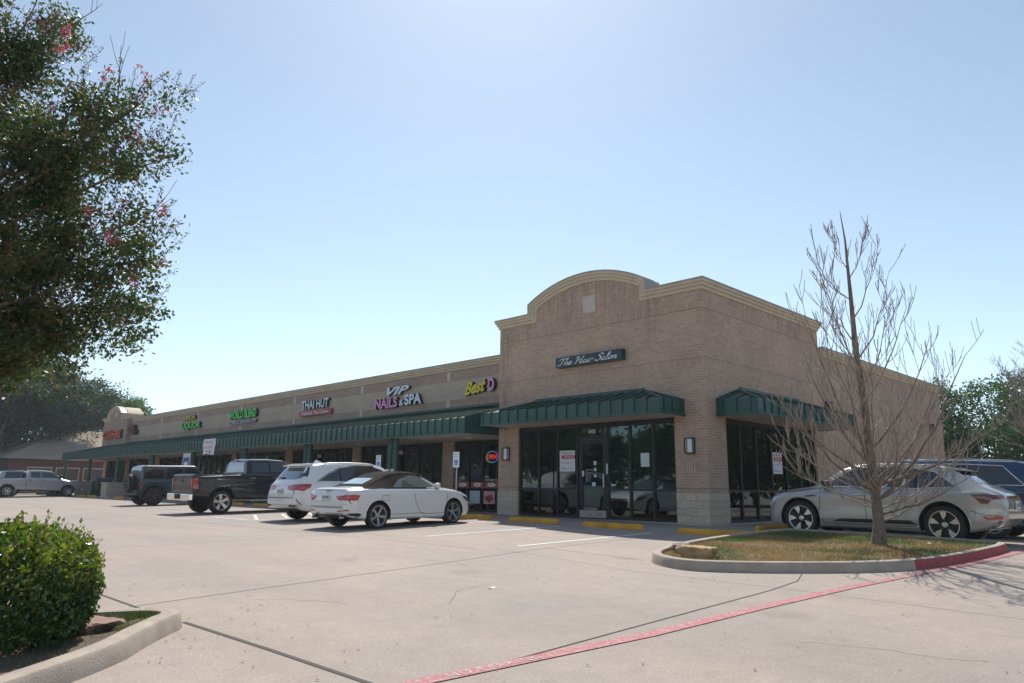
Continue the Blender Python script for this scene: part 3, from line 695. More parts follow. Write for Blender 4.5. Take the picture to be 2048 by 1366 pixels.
text('italic_lettering', 'Authentic Thai Cuisine', local(ro, (-24.6, SY-.158, 4.51)), X, Z, 2.7, .17, .002, [WHITE_P]*2, r, shear=.25, bold=.01)
ro = (-31.5, SY, 4.8); r = sgn('letter_sign', ro, 'bright green World Blend channel letters with a white coffee and ice cream line')
sletters(r, ro, [('green_word', 'WORLD BLEND', -33.3, 4.78, 3.55, .5, .18, GRN, 0, .035), ('white_line', 'COFFEE-ICE CREAM-SHIP & COPY', -33.3, 4.47, 3.5, .2, .12, WHT, 0, .01)])
ro = (-39, SY, 4.8); r = sgn('letter_sign', ro, 'yellow American over green Liquor channel letters')
sletters(r, ro, [('yellow_word', 'AMERICAN', -40.6, 5.14, 2.0, .27, .16, YEL, 0, .02), ('green_word', 'LIQUOR', -40.7, 4.47, 3.1, .5, .18, GRN, 0, .04)])
ro = (-50, SY, 4.9); r = sgn('letter_sign', ro, 'small dark red two line channel letters beside the cleaners block')
REDL = neon('red_acrylic', (.42, .015, .03))
sletters(r, ro, [('red_word', 'PIZZA', -51.1, 5.02, 1.3, .34, .3, REDL, 0, .03), ('red_word', 'HUT', -50.55, 4.62, 1.1, .34, .3, REDL, 0, .03)])
ro = (-54, by, 4.7); r = sgn('letter_sign', ro, 'orange red Cleaners channel letters on the far arched block')
text('orange_word', 'CLEANERS', local(ro, (-56.2, by-.004, 4.42)), X, Z, 4.3, .68, .2, [ORG, DK], r, bold=.04)

# window posters
def lease(root):
    m_ = MB(); m_.box((0, 0, 0), (.65, .008, .66)); m_.build('poster_board', mat('poster_white', (.72, .73, .76), .6), root)
    m_ = MB(); m_.box((.08, -.002, .40), (.65, 0, .51)); m_.build('red_band', mat('poster_red', (.52, .025, .05), .6), root)
    bk = mat('print_black', (.03, .03, .035), .6)
    for b_, x, z, w_, h, mt, bo in (('KM', .06, .55, .2, .065, mat('print_maroon', (.22, .04, .06), .6), 0), ('REALTY', .27, .552, .33, .05, bk, 0), ('FOR LEASE', .18, .432, .42, .05, WHITE_P, .02), ('713.275.2600', .07, .255, .36, .035, bk, .01), ('NICK', .07, .125, .14, .03, bk, .01), ('@KMREALTY.NET', .07, .065, .5, .035, bk, .01)):
        text('poster_lettering', b_, (x, -.003, z), X, Z, w_, h, 0, [mt], root, bold=bo)
r = empty('lease_poster', (-5.45, .095, 1.44), 0, 'white and red for lease poster in the front window left of the door', 'poster', 'for lease posters in the corner shop windows'); lease(r)
r2 = copy_tree(r); r2.location = (-.095, 4.0, 1.42); r2.rotation_euler = (0, 0, R_(90)); r2['label'] = 'white and red for lease poster in the dark side window behind the bare tree'
PX = -10.1
r = empty('open_sign', (PX, SY+.03, 2.06), 0, 'glowing red neon OPEN sign in a blue and green ring', 'neon sign')
m_ = MB(); n = 40
for k in range(4):
    mm = MB(); aa = np.linspace(k*math.pi/2+.15, (k+1)*math.pi/2+.1, 12); mm.tube([(.33*math.cos(a), 0, .21*math.sin(a)) for a in aa], .012, 6)
    c_ = ((.3, .2, .9), (.1, .5, .6), (.2, .6, .3), (.1, .2, .9))[k]; mm.build('neon_ring', mat('neon_%d' % k, c_, .4, emit=c_, es=.3), r)
text('neon_lettering', 'OPEN', (-.26, -.01, -.08), X, Z, .52, .17, .01, [mat('neon_red', (.8, .05, .03), .4, emit=(.9, .05, .03), es=.45)]*2, r, shear=.1, bold=0)
def poster(name, x, z, w_, h, label, body=None, base=(.7, .3, .35), sub=None):
    r = empty(name, (x, SY+.035, z), 0, label, 'poster'); m_ = MB(); m_.box((0, 0, 0), (w_, .006, h)); m_.build('poster_sheet', mat(name+'_base', base, .6), r); return r
r = poster('food_poster', -10.55, .3, .62, .48, 'pink poster of fried chicken at the foot of the window beside the tower', base=(.72, .38, .45))
m_ = MB(); random.seed(2)
for cx, cz, rr in ((.2, .2, .13), (.33, .24, .12), (.44, .2, .1), (.3, .13, .12), (.4, .3, .07)):
    m_.prism([(cx+rr*math.cos(a)*random.uniform(.85, 1.1), cz+rr*.8*math.sin(a)*random.uniform(.85, 1.1)) for a in np.linspace(0, 6.1, 12)], lambda a, z, t: (a, -t, z), 0, .002+.001*rr)
m_.build('printed_food', mat('print_brown', (.35, .08, .04), .6), r); text('poster_lettering', 'CHICKEN', (.16, -.003, .41), X, Z, .3, .035, 0, [mat('print_red', (.5, .05, .06), .6)], r)
poster('blank_poster', -11.35, .3, .58, .48, 'pale blue blank sheet taped inside the window beside the pink poster', base=(.50, .62, .68))
for k, x in enumerate((-12.15, -11.3, -10.5)):
    r = poster('menu_strip', x, .90, .74, .22, ('left', 'middle', 'right')[k]+' one of three red menu strips along the window rail', base=(.45, .10, .10)); r['group'] = 'red menu strips on the window rail'
    m_ = MB(); m_.prism([(.38+.22*math.cos(a), .11+.075*math.sin(a)) for a in np.linspace(0, 6.1, 20)], lambda a, z, t: (a, -t, z), 0, .003); m_.build('white_oval', WHITE_P, r)
    text('poster_lettering', 'BEST', (.27, -.005, .085), X, Z, .22, .05, 0, [MATS['print_red']], r)
text('window_lettering', "100%\nVEGETABLE OIL", (-10.5, SY+.03, 1.15), X, Z, .72, .2, 0, [WHITE_P], mall, bold=.01)
# banner hanging over the fascia
r = empty('hanging_banner', (-28.8, -1.62, 3.3), 0, 'white cloth banner with red and purple script draped over the green awning edge', 'banner')
m_ = MB(); nx, nz = 10, 12
for j in range(nz+1):
    for i in range(nx+1):
        u_ = i/nx; v_ = j/nz; m_.v.append(((u_-.5)*1.42+.05*math.sin(v_*7)*(1 if u_ > .5 else -.6), -.04-.03*math.sin(u_*9+v_*4)-.03*v_, -v_*.82+.04*math.sin(u_*5)*v_))
for j in range(nz):
    for i in range(nx): a = j*(nx+1)+i; m_.f.append([a, a+1, a+nx+2, a+nx+1]); m_.m.append(0)
m_.build('banner_cloth', mat('banner_white', (.78, .77, .80), .8), r, smooth=80)
text('banner_lettering', 'Now Open', (-.55, -.09, -.26), X, Z, 1.1, .16, 0, [mat('banner_purple', (.3, .06, .25), .7)], r, shear=.3); text('banner_lettering', 'Boba Coffee', (-.55, -.1, -.5), X, Z, 1.0, .15, 0, [mat('banner_red', (.75, .15, .1), .7)], r, shear=.4)
m_ = MB(); [m_.prism([(cx+.09*math.cos(a), -.67+.06*math.sin(a)) for a in np.linspace(0, 5.5, 7)], lambda a, z, t: (a, -.1-t, z), 0, .003) for cx in (-.15, .2)]; m_.build('banner_drawing', MATS['banner_purple'], r)
# postal pole banner
r = empty('pole_banner', (-31.0, -1.95, 0), 0, 'blue and white pole banner with a stylised eagle head standing by the awning column', 'banner')
m_ = MB(); m_.cyl((.45, .03, 0), .025, 2.62, 10); m_.cyl((.45, .03, 0), .2, .04, 16); m_.bar((-.5, .03, 2.58), (.5, .03, 2.58), .03, .03); m_.build('banner_pole', MATS['brushed_steel'], r)
m_ = MB(); m_.prism([(-.75, 1.2), (.1, 1.2), (.48, 2.56), (-.42, 2.56)], lambda a, z, t: (a, t, z), 0, .01); m_.build('banner_panel', mat('banner_pale', (.55, .58, .62), .7), r)
m_ = MB(); m_.prism([(-.66, 1.26), (.05, 1.26), (.38, 2.36), (-.36, 2.36)], lambda a, z, t: (a, t, z), -.004, -.001); m_.build('blue_field', mat('banner_blue', (.03, .12, .33), .7), r)
m_ = MB(); m_.prism([(-.5, 1.3), (.2, 1.72), (.26, 1.9), (-.56, 1.35)], lambda a, z, t: (a, t, z), -.009, -.005); m_.prism([(-.3, 2.05), (.05, 2.15), (.3, 1.98), (.1, 1.95), (.02, 1.72), (-.12, 1.9)], lambda a, z, t: (a, t, z), -.009, -.005); m_.build('eagle_emblem', WHITE_P, r)

# accessible parking signs
def access_sign(x, y, label):
    z = zg(x, y); r = empty('parking_sign', (x, y, z), 0, label, 'sign', 'accessible parking signs on galvanised posts')
    m_ = MB(); m_.cyl((0, .02, 0), .03, 2.0, 10); m_.build('sign_post', mat('galvanised_post', (.42, .44, .45), .45, .6), r, smooth=40)
    m_ = MB(); m_.box((-.155, -.02, 1.55), (.155, -.012, 2.05)); m_.build('sign_plate', mat('sign_white', (.78, .82, .82), .5), r, bevel=.003)
    m_ = MB(); m_.box((-.085, -.024, 1.62), (.085, -.021, 1.80)); m_.build('blue_square', mat('sign_blue', (.01, .13, .6), .5), r)
    m_ = MB(); rr = .045; m_.prism([(rr*math.cos(a)+.0, 1.685+rr*math.sin(a)) for a in np.linspace(2.6, 6.6, 14)]+[((rr-.014)*math.cos(a), 1.685+(rr-.014)*math.sin(a)) for a in np.linspace(6.6, 2.6, 14)], lambda a, z, t: (a, t, z), -.028, -.025)
    m_.prism([(-.012, 1.7), (.006, 1.7), (.006, 1.757), (-.012, 1.757)], lambda a, z, t: (a, t, z), -.028, -.025); m_.prism([(-.008, 1.70), (.035, 1.70), (.05, 1.66), (.038, 1.655), (.025, 1.688), (-.008, 1.688)], lambda a, z, t: (a, t, z), -.0285, -.0255)
    m_.prism([(-.003+.013*math.cos(a), 1.775+.013*math.sin(a)) for a in np.linspace(0, 5.7, 10)], lambda a, z, t: (a, t, z), -.028, -.025); m_.build('wheelchair_symbol', WHITE_P, r)
    for b_, zz in (('RESERVED', 1.96), ('PARKING', 1.88)): text('sign_lettering', b_, (-.11, -.022, zz), X, Z, .22, .045, 0, [mat('sign_teal', (.05, .3, .25), .6)], r, bold=.01)
access_sign(-7.85, -2.25, 'accessible parking sign between the white convertible and the corner tower')
access_sign(-12.3, -2.2, 'accessible parking sign left of the green column pair behind the white SUV')
for dx in (-.16, .16):
    x = -12.9+dx; r = empty('column_notice', (x, -1.28, 1.2), 0, 'small white notice on the %s green column behind the convertible' % ('left' if dx < 0 else 'right'), 'notice', 'small notices on the paired columns')
    m_ = MB(); m_.box((-.1, 0, 0), (.1, .012, .36)); m_.build('notice_plate', WHITE_P, r); m_ = MB(); m_.prism([(-.06, .28), (.07, .3), (.05, .2), (.03, .08), (.0, .08), (.0, .2), (-.06, .22)], lambda a, z, t: (a, -t, z), .0, .003); m_.build('printed_mark', MATS['print_brown'], r)

# wheel stops
def wheel_stop():
    L, a, b_, h = .915, .085, .055, .135
    def ring(x, s_): return [(x, -a*s_, 0), (x, -a*s_*.98, h*.45*s_+h*.2*(s_ < 1)), (x, -b_*s_, h*s_), (x, b_*s_, h*s_), (x, a*s_*.98, h*.45*s_+h*.2*(s_ < 1)), (x, a*s_, 0)]
    m_ = MB(); R = [ring(-L, .72), ring(-L+.07, 1), ring(L-.07, 1), ring(L, .72)]
    for q in R: m_.v += q
    for j in range(3):
        for k in range(6): m_.f.append([j*6+k, j*6+(k+1) % 6, j*6+6+(k+1) % 6, j*6+6+k]); m_.m.append(0)
    m_.f += [[0, 1, 2, 3, 4, 5], [23, 22, 21, 20, 19, 18]]; m_.m += [0, 0]
    return m_
def ws_mat(name, col):
    g = NT(name); geo = g.n('NewGeometry'); n = g.n('TexNoise', {'Vector': geo.outputs['Position'], 'Scale': 9., 'Detail': 8., 'Roughness': .7})
    f = g.ramp(n.outputs[0], [(.62, 0.), (.68, 1.)]); n2 = g.n('TexNoise', {'Vector': geo.outputs['Position'], 'Scale': 2.2, 'Detail': 4.})
    c = g.mix(f, (*col, 1), (.35, .3, .22, 1)); c = g.n('VectorMath', {0: c, 'Scale': g.n('MapRange', {0: n2.outputs[0], 1: .3, 2: .7, 3: .75, 4: 1.15}).outputs[0]}, operation='SCALE').outputs[0]
    g.set(Base_Color=c, Roughness=.7); return g.m
YK = ws_mat('yellow_stop_paint', (.68, .33, .025)); GK = ws_mat('bare_stop_concrete', (.42, .38, .33))
proto = wheel_stop().build('wheel_stop', YK, None, bevel=.006)
STOPS = [(1.75, -2.85, 0, 'yellow wheel stop nearest the kerbed island, end on to the grey car'), (-1.1, -2.85, 0, 'yellow wheel stop in front of the corner shop door'), (-3.8, -2.85, 0, 'half sunlit yellow wheel stop left of the corner shop door'),
 (-6.55, -2.75, 0, 'sunlit yellow wheel stop under the nose of the white convertible'), (1.75, .1, 90, 'yellow wheel stop turned sideways under the nose of the grey car'), (1.75, 2.75, 90, 'yellow wheel stop turned sideways under the nose of the blue car'),
 (-9.5, -2.6, 0, 'yellow wheel stop in front of the white SUV'), (-12.3, -2.5, 0, 'yellow wheel stop between the white SUV and the black pickup'), (-15.4, -2.4, 0, 'yellow wheel stop seen under the black pickup'), (-17.9, -2.4, 0, 'yellow wheel stop at the front of the black pickup'),
 (-20.6, -2.4, 0, 'yellow wheel stop right of the grey off roader behind the pickup tailgate'), (-23.5, -2.4, 0, 'yellow wheel stop behind the pickup bumper'), (-26.6, -2.4, 0, 'yellow wheel stop in front of the grey off roader'), (-36.5, -2.4, 0, 'yellow wheel stop just left of the grey off roader spare wheel'),
 (-40.2, -2.3, 0, 'rightmost of the four wheel stops in front of the far stone pedestals'), (-43, -2.3, 0, 'bare grey concrete wheel stop before the right stone pedestal'), (-45.8, -2.3, 0, 'yellow wheel stop between the two far stone pedestals'), (-48.3, -2.3, 0, 'yellow wheel stop beside the front wheel of the silver pickup')]
for k, (x, y, a, lab) in enumerate(STOPS):
    o = proto if k == 0 else proto.copy()
    if k: COL.objects.link(o)
    o.location = (x, y, zg(x, y)-.008); o.rotation_euler = (0, -math.atan(.012)*0, R_(a)+R_(random.uniform(-1, 1)))
    tag(o, lab, 'wheel stop', 'wheel stops at the heads of the parking bays')
    if 'bare grey' in lab: o.data = proto.data.copy(); o.data.materials[0] = GK

# waste bin near the far pedestals
r = empty('waste_bin', (-49.6, -.7, 0), 0, 'dark green lidded waste bin between the far stone pedestals', 'bin')
m_ = MB(); m_.box((-.62, -.5, .05), (.62, .5, 1.1)); 
for x in (-.4, -.2, 0, .2, .4): m_.box((x-.02, -.52, .1), (x+.02, -.501, 1.05))
m_.build('bin_body', mat('bin_green', (.008, .05, .045), .5), r, bevel=.02)
m_ = MB(); m_.prism([(-.68, 1.101), (.68, 1.101), (.6, 1.25), (0, 1.33), (-.6, 1.25)], lambda a, z, t: (a, t, z), -.55, .55); m_.build('bin_lid', mat('bin_lid_blue', (.05, .12, .18), .4), r)
# ------------------------------------------------------------------ kerbed islands
def kerb(name, outer, mats, closed=False, w=.16, h=.15, red=None, rnd=.03):
    """outer edge at ground; kerb lies to the left of the path direction"""
    mb = MB(); rings = []; n = len(outer)
    for i, p in enumerate(outer):
        a = outer[(i-1) % n] if closed or i else p; b = outer[(i+1) % n] if closed or i < n-1 else p
        d = (b-a).normalized(); nl = Vector((-d.y, d.x)); z0 = zg(p.x, p.y); r = []
        for o, z in ((-.015, -.06), (0, 0), (.02, h*.75), (.03+rnd*.2, h*.93), (.03+rnd, h), (w-rnd, h), (w, h*.93), (w+.005, -.06)):
            q = p+nl*o; r.append((q.x, q.y, zg(p.x, p.y)+z))
        rings.append(r)
    for r in rings: mb.v += r
    m = len(rings[0])
    for i in range(n if closed else n-1):
        j = (i+1) % n; mid = (outer[i]+outer[j])/2
        for k in range(m-1): mb.f.append([i*m+k, j*m+k, j*m+k+1, i*m+k+1]); mb.m.append(1 if red and red(mid) and k < 3 else 0)
    if not closed: mb.f += [list(range(m)), list(range((n-1)*m, n*m))]; mb.m += [0, 0]
    return struct(mb.build(name, mats, smooth=35))
# island beside the corner: (anticlockwise, seen from above)
ISL = [(2.72, -1.75), (2.66, -3.0), (2.72, -4.7), (2.95, -6.3), (3.2, -7.2), (3.45, -7.75), (3.8, -8.12), (4.25, -8.32), (4.65, -8.3), (5.22, -7.93), (5.75, -7.42), (6.25, -6.85), (6.68, -6.12), (6.9, -5.4), (7.02, -4.6), (7.1, -3.6), (7.15, -2.4), (7.1, -1.7), (6.95, -1.45), (6.6, -1.35), (4.9, -1.22), (3.9, -1.24), (3.0, -1.35)]
isl = smooth_path([(x, y) for x, y in ISL], 5, True)
kerb('island_kerb', isl, [CONC, RED_K], True, red=lambda p: p.x > 6.75 and p.y > -5.9 and p.y < -1.3)
NI = [(1.0, -20.5), (1.75, -18.4), (2.3, -16.9), (2.62, -16.0), (2.9, -15.42), (3.04, -15.22), (3.2, -15.12), (3.36, -15.1), (3.5, -15.17), (3.64, -15.31), (3.97, -15.61), (4.4, -15.98), (4.9, -16.62), (5.6, -17.6), (6.6, -19.2)]
ni = smooth_path(NI[::-1], 5)
kerb('median_kerb', ni, [CONC, RED_K], False, w=.19, h=.15, rnd=.06)
def soil(name, poly, m, lift):
    c = sum((Vector(p) for p in poly), Vector((0, 0)))/len(poly); bm = bmesh.new()
    vs = [bm.verts.new((p.x, p.y, 0)) for p in poly]; bm.faces.new(vs); bmesh.ops.triangulate(bm, faces=bm.faces)
    bmesh.ops.subdivide_edges(bm, edges=bm.edges, cuts=3, use_grid_fill=True); bmesh.ops.triangulate(bm, faces=bm.faces)
    for v in bm.verts: v.co.z = zg(v.co.x, v.co.y)+lift+.02*noise.noise(v.co*1.7)
    me = bpy.data.meshes.new(name); bm.to_mesh(me); bm.free(); me.materials.append(m); o = bpy.data.objects.new(name, me); COL.objects.link(o); return struct(o)
SOILM = mat('dry_soil', (.20, .145, .095), .95, nscale=3, namt=.3, bump=.5, bscale=30)
def inset(path, d, closed=True):
    n = len(path); out = []
    for i, p in enumerate(path):
        a = path[(i-1) % n] if closed or i else p; b = path[(i+1) % n] if closed or i < n-1 else p
        t = (b-a).normalized(); out.append(p+Vector((-t.y, t.x))*d)
    return out
isl_in = inset(isl, .12); soil('island_soil', isl_in, SOILM, .09); ni_in = inset(ni, .13, False); soil('median_soil', ni_in, mat('dark_soil', (.12, .088, .06), .95, nscale=4, namt=.4, bump=.6, bscale=40), .085)

def fast_mesh(name, V, nper, mats, parent=None, midx=None):
    """V (N*nper,3) array of separate faces with nper corners"""
    N = len(V)//nper; me = bpy.data.meshes.new(name); me.vertices.add(len(V)); me.vertices.foreach_set('co', np.asarray(V, dtype=np.float32).ravel())
    me.loops.add(len(V)); me.loops.foreach_set('vertex_index', np.arange(len(V), dtype=np.int32))
    me.polygons.add(N); me.polygons.foreach_set('loop_start', np.arange(0, len(V), nper, dtype=np.int32)); me.polygons.foreach_set('loop_total', np.full(N, nper, dtype=np.int32))
    for m in (mats if isinstance(mats, (list, tuple)) else [mats]): me.materials.append(m)
    if midx is not None: me.polygons.foreach_set('material_index', np.asarray(midx, dtype=np.int32))
    me.update(); me.validate(); o = bpy.data.objects.new(name, me); COL.objects.link(o)
    if parent: o.parent = parent
    return o
def leaf_mat(name, cols, trans=.35, rough=.5, spec=.4):
    g = NT(name); geo = g.n('NewGeometry'); c = g.ramp(geo.outputs['Random Per Island'], [(i/(len(cols)-1), q) for i, q in enumerate(cols)])
    g.set(Base_Color=c, Roughness=rough); g.b.inputs['Specular IOR Level'].default_value = spec
    tr = g.n('BsdfTranslucent', {'Color': g.mix(1., c, (1.35, 1.5, .7, 1), 'MULTIPLY')}); mx = g.n('MixShader', {0: trans, 1: g.b.outputs[0], 2: tr.outputs[0]})
    g.t.links.new(mx.outputs[0], g.out.inputs[0]); return g.m
def leaves(C, size, rg, aspect=.5, up=None, droop=0, nper=4):
    """rhombic leaves at centres C (N,3) -> vertex array"""
    N = len(C); d = rg.normal(size=(N, 3)); 
    if up is not None: d = d*(1-abs(up))+np.array([0, 0, up])*1.5
    d /= np.linalg.norm(d, axis=1)[:, None]; r = rg.normal(size=(N, 3)); s_ = np.cross(d, r); s_ /= np.linalg.norm(s_, axis=1)[:, None]
    L = (size*rg.uniform(.6, 1.25, N))[:, None]; Wd = L*aspect
    a = C-d*L/2; b = C+s_*Wd/2; c = C+d*L/2; e = C-s_*Wd/2
    return np.stack([a, b, c, e], 1).reshape(-1, 3)
# grass on the islands
def inside(poly, x, y):
    c = False; n = len(poly)
    for i in range(n):
        a, b = poly[i], poly[(i+1) % n]
        if (a.y > y) != (b.y > y) and x < (b.x-a.x)*(y-a.y)/(b.y-a.y)+a.x: c = not c
    return c
def grass(name, poly, n, hmin, hmax, m, lift, rg, dens=lambda x, y: 1, wd=.004):
    xs = [p.x for p in poly]; ys = [p.y for p in poly]; V = []; mi = []
    while len(V) < n*3:
        x, y = rg.uniform(min(xs), max(xs)), rg.uniform(min(ys), max(ys))
        if not inside(poly, x, y): continue
        q = dens(x, y)
        if rg.random() > abs(q): continue
        z = zg(x, y)+lift; h = rg.uniform(hmin, hmax); a = rg.uniform(0, 6.28); l = rg.uniform(.1, 1.4)*h
        dx, dy = math.cos(a)*wd, math.sin(a)*wd; b = rg.uniform(0, 6.28)
        V += [(x-dx, y-dy, z), (x+dx, y+dy, z), (x+math.cos(b)*l, y+math.sin(b)*l, z+h)]; mi.append(0 if name == 'median_grass' and rg.random() < .8 else 0 if noise.noise(Vector((x*1.1, y*.9, 3)))+rg.uniform(-.25, .25)-(.17 if y < -3 else -.2) > 0 else 1)
    o = fast_mesh(name, np.array(V), 3, m, None, mi); tag(o, kind='stuff'); return o
GG = leaf_mat('green_grass', [(.05, .11, .02), (.09, .15, .035), (.14, .16, .05)], .25); GD = leaf_mat('dead_grass', [(.28, .14, .06), (.36, .22, .10), (.44, .33, .17), (.22, .12, .06), (.40, .27, .13)], .25)
rg = np.random.default_rng(11)
tag(grass('island_grass', isl_in, 52000, .02, .07, [GG, GD], .085, rg, wd=.0035), 'patchy green and rust brown grass covering the corner island under the bare tree', 'grass')
tag(grass('median_grass', ni_in, 6000, .03, .1, [GG, GD], .07, rg, lambda x, y: .9 if noise.noise(Vector((x*3, y*3, 0))) > -.25+(.5 if y < -15.75 else 0) and y > -16.3 and x > 3.1 else .01), 'sparse green grass tuft at the rounded tip of the near median', 'grass')
# rocks
def rock(name, c, s, seed, m, label, flat=.0):
    bm = bmesh.new(); bmesh.ops.create_icosphere(bm, subdivisions=5, radius=1)
    for v in bm.verts:
        p = v.co.copy(); p = Vector([max(-.72, min(.72, q)) for q in p]); k = 1+.28*noise.noise(p*1.3+Vector((seed, 0, 0)))+.1*noise.noise(p*4+Vector((0, seed, 0)))+.04*noise.noise(p*11)
        step = .06*math.floor(p.z*5+noise.noise(p*2)*1.2); v.co = Vector((p.x*s[0]*(k+step), p.y*s[1]*(k+step*.7), p.z*s[2]*k))
    me = bpy.data.meshes.new(name); bm.to_mesh(me); bm.free(); me.materials.append(m); me.polygons.foreach_set('use_smooth', [True]*len(me.polygons)); me.set_sharp_from_angle(angle=R_(32))
    o = bpy.data.objects.new(name, me); COL.objects.link(o); o.location = c; o.rotation_euler = (0, 0, seed); return tag(o, label, 'rock')
RKT = mat('sandstone', (.42, .28, .15), .9, nscale=3.5, namt=.4, bump=.7, bscale=18); RKP = mat('purple_sandstone', (.30, .19, .15), .9, nscale=3, namt=.22, bump=.7, bscale=22)
rock('tan_rock', (4.14, -7.45, zg(4.2, -7.4)+.13), (.36, .24, .17), .2, RKT, 'tan layered rock inside the rounded tip of the corner island')
rock('brown_slab', (3.55, -7.0, zg(3.6, -7)+.15), (.14, .42, .1), .35, mat('brown_rock', (.2, .15, .12), .9, nscale=3, namt=.3, bump=.6, bscale=18), 'dark narrow stone slab leaning on the kerb behind the tan rock')
rock('flat_rock', (3.36, -15.93, zg(3.3, -16)+.1), (.36, .25, .1), .5, RKP, 'flat purple brown rock between the hedge bush and the near kerb')
# fallen leaves, thickest along the kerbs
rl = np.random.default_rng(77); L_ = []
for k in range(420):
    if rl.random() < .4:
        p = (ni if rl.random() < .6 else isl)[rl.integers(0, len(ni)-1)]; x, y = p.x+abs(rl.normal())*.3+.05, p.y+rl.normal()*.8
        if inside(isl, x, y) or inside(ni, x, y): continue
    else: x, y = rl.uniform(-2, 10), rl.uniform(-16, -4)
    if inside(isl, x, y): continue
    z = zg(x, y)+.008; a = rl.uniform(0, 6.28); s_ = rl.uniform(.008, .022); c_, d_ = math.cos(a)*s_, math.sin(a)*s_; L_ += [(x-c_, y-d_, z), (x+d_*.5, y-c_*.5, z+.004), (x+c_, y+d_, z+.002), (x-d_*.5, y+c_*.5, z+.006)]
tag(fast_mesh('leaf_litter', np.array(L_), 4, leaf_mat('litter_leaf', [(.12, .07, .03), (.20, .12, .05), (.08, .06, .03)], .1)), 'scattered small brown fallen leaves on the concrete beside the kerbs', 'leaf litter', kind='stuff')
# litter
def litter(name, pts, label, cat, m):
    m_ = MB(); x, y, s_ = pts; z = zg(x, y)
    m_.v = [(x-s_, y, z+.004), (x-.2*s_, y-.5*s_, z+.012), (x+s_, y-.1*s_, z+.006), (x+.4*s_, y+.6*s_, z+.02), (x-.5*s_, y+.4*s_, z+.005)]; m_.f = [[0, 1, 4], [1, 2, 3], [1, 3, 4]]; m_.m = [0]*3
    return tag(m_.build(name, m, fixn=False), label, cat)
litter('paper_scrap', (3.73, -11.54, .055), 'small crumpled white paper scrap alone on the open concrete', 'litter', WHITE_P)
o = litter('paper_scrap', (6.05, -2.7, .06), 'small white scrap in the grass right of the bare tree trunk', 'litter', WHITE_P); o.location.z = .12

# ------------------------------------------------------------------ woody plants
BARK = mat('grey_bark', (.19, .15, .12), .9, nscale=9, namt=.35, bump=.9, bscale=38); TWIG = mat('pale_twig', (.32, .265, .22), .8, nscale=6, namt=.25)
def branch(mb, p, d, L, r, lvl, rg, rmin=.0028, seg=5, tip=None, kids=(3, 5), upb=.25, spread=.75, n=6):
    pts = [p]; rad = [r]; q = p.copy(); d = d.normalized()
    for i in range(seg):
        d = (d+Vector(rg.normal(size=3))*.06+Vector((0, 0, upb/seg))).normalized(); q = q+d*L/seg; pts.append(q.copy()); rad.append(max(rmin, r*(1-.72*(i+1)/seg)))
    mb.tube(pts, rad, n if lvl > 1 else 4, 1 if r < .02 else 0, cap=False)
    if lvl <= 0: 
        if tip is not None: tip.append((pts[-1], d))
        return
    for k in range(rg.integers(*kids)):
        t = rg.uniform(.22, 1.); i = min(seg-1, int(t*seg)); f = t*seg-i; b = pts[i].lerp(pts[i+1], f); dd = (pts[i+1]-pts[i]).normalized()
        s_ = Vector(rg.normal(size=3)); s_ = (s_-dd*s_.dot(dd)).normalized(); nd = (dd*(1-.3*spread)+s_*spread+Vector((0, 0, upb*.9))).normalized()
        branch(mb, b, nd, L*rg.uniform(.42, .68), max(rmin, rad[i]*.62), lvl-1, rg, rmin, 4, tip, kids, upb, spread*.95, n)
    if tip is not None: tip.append((pts[-1], d))

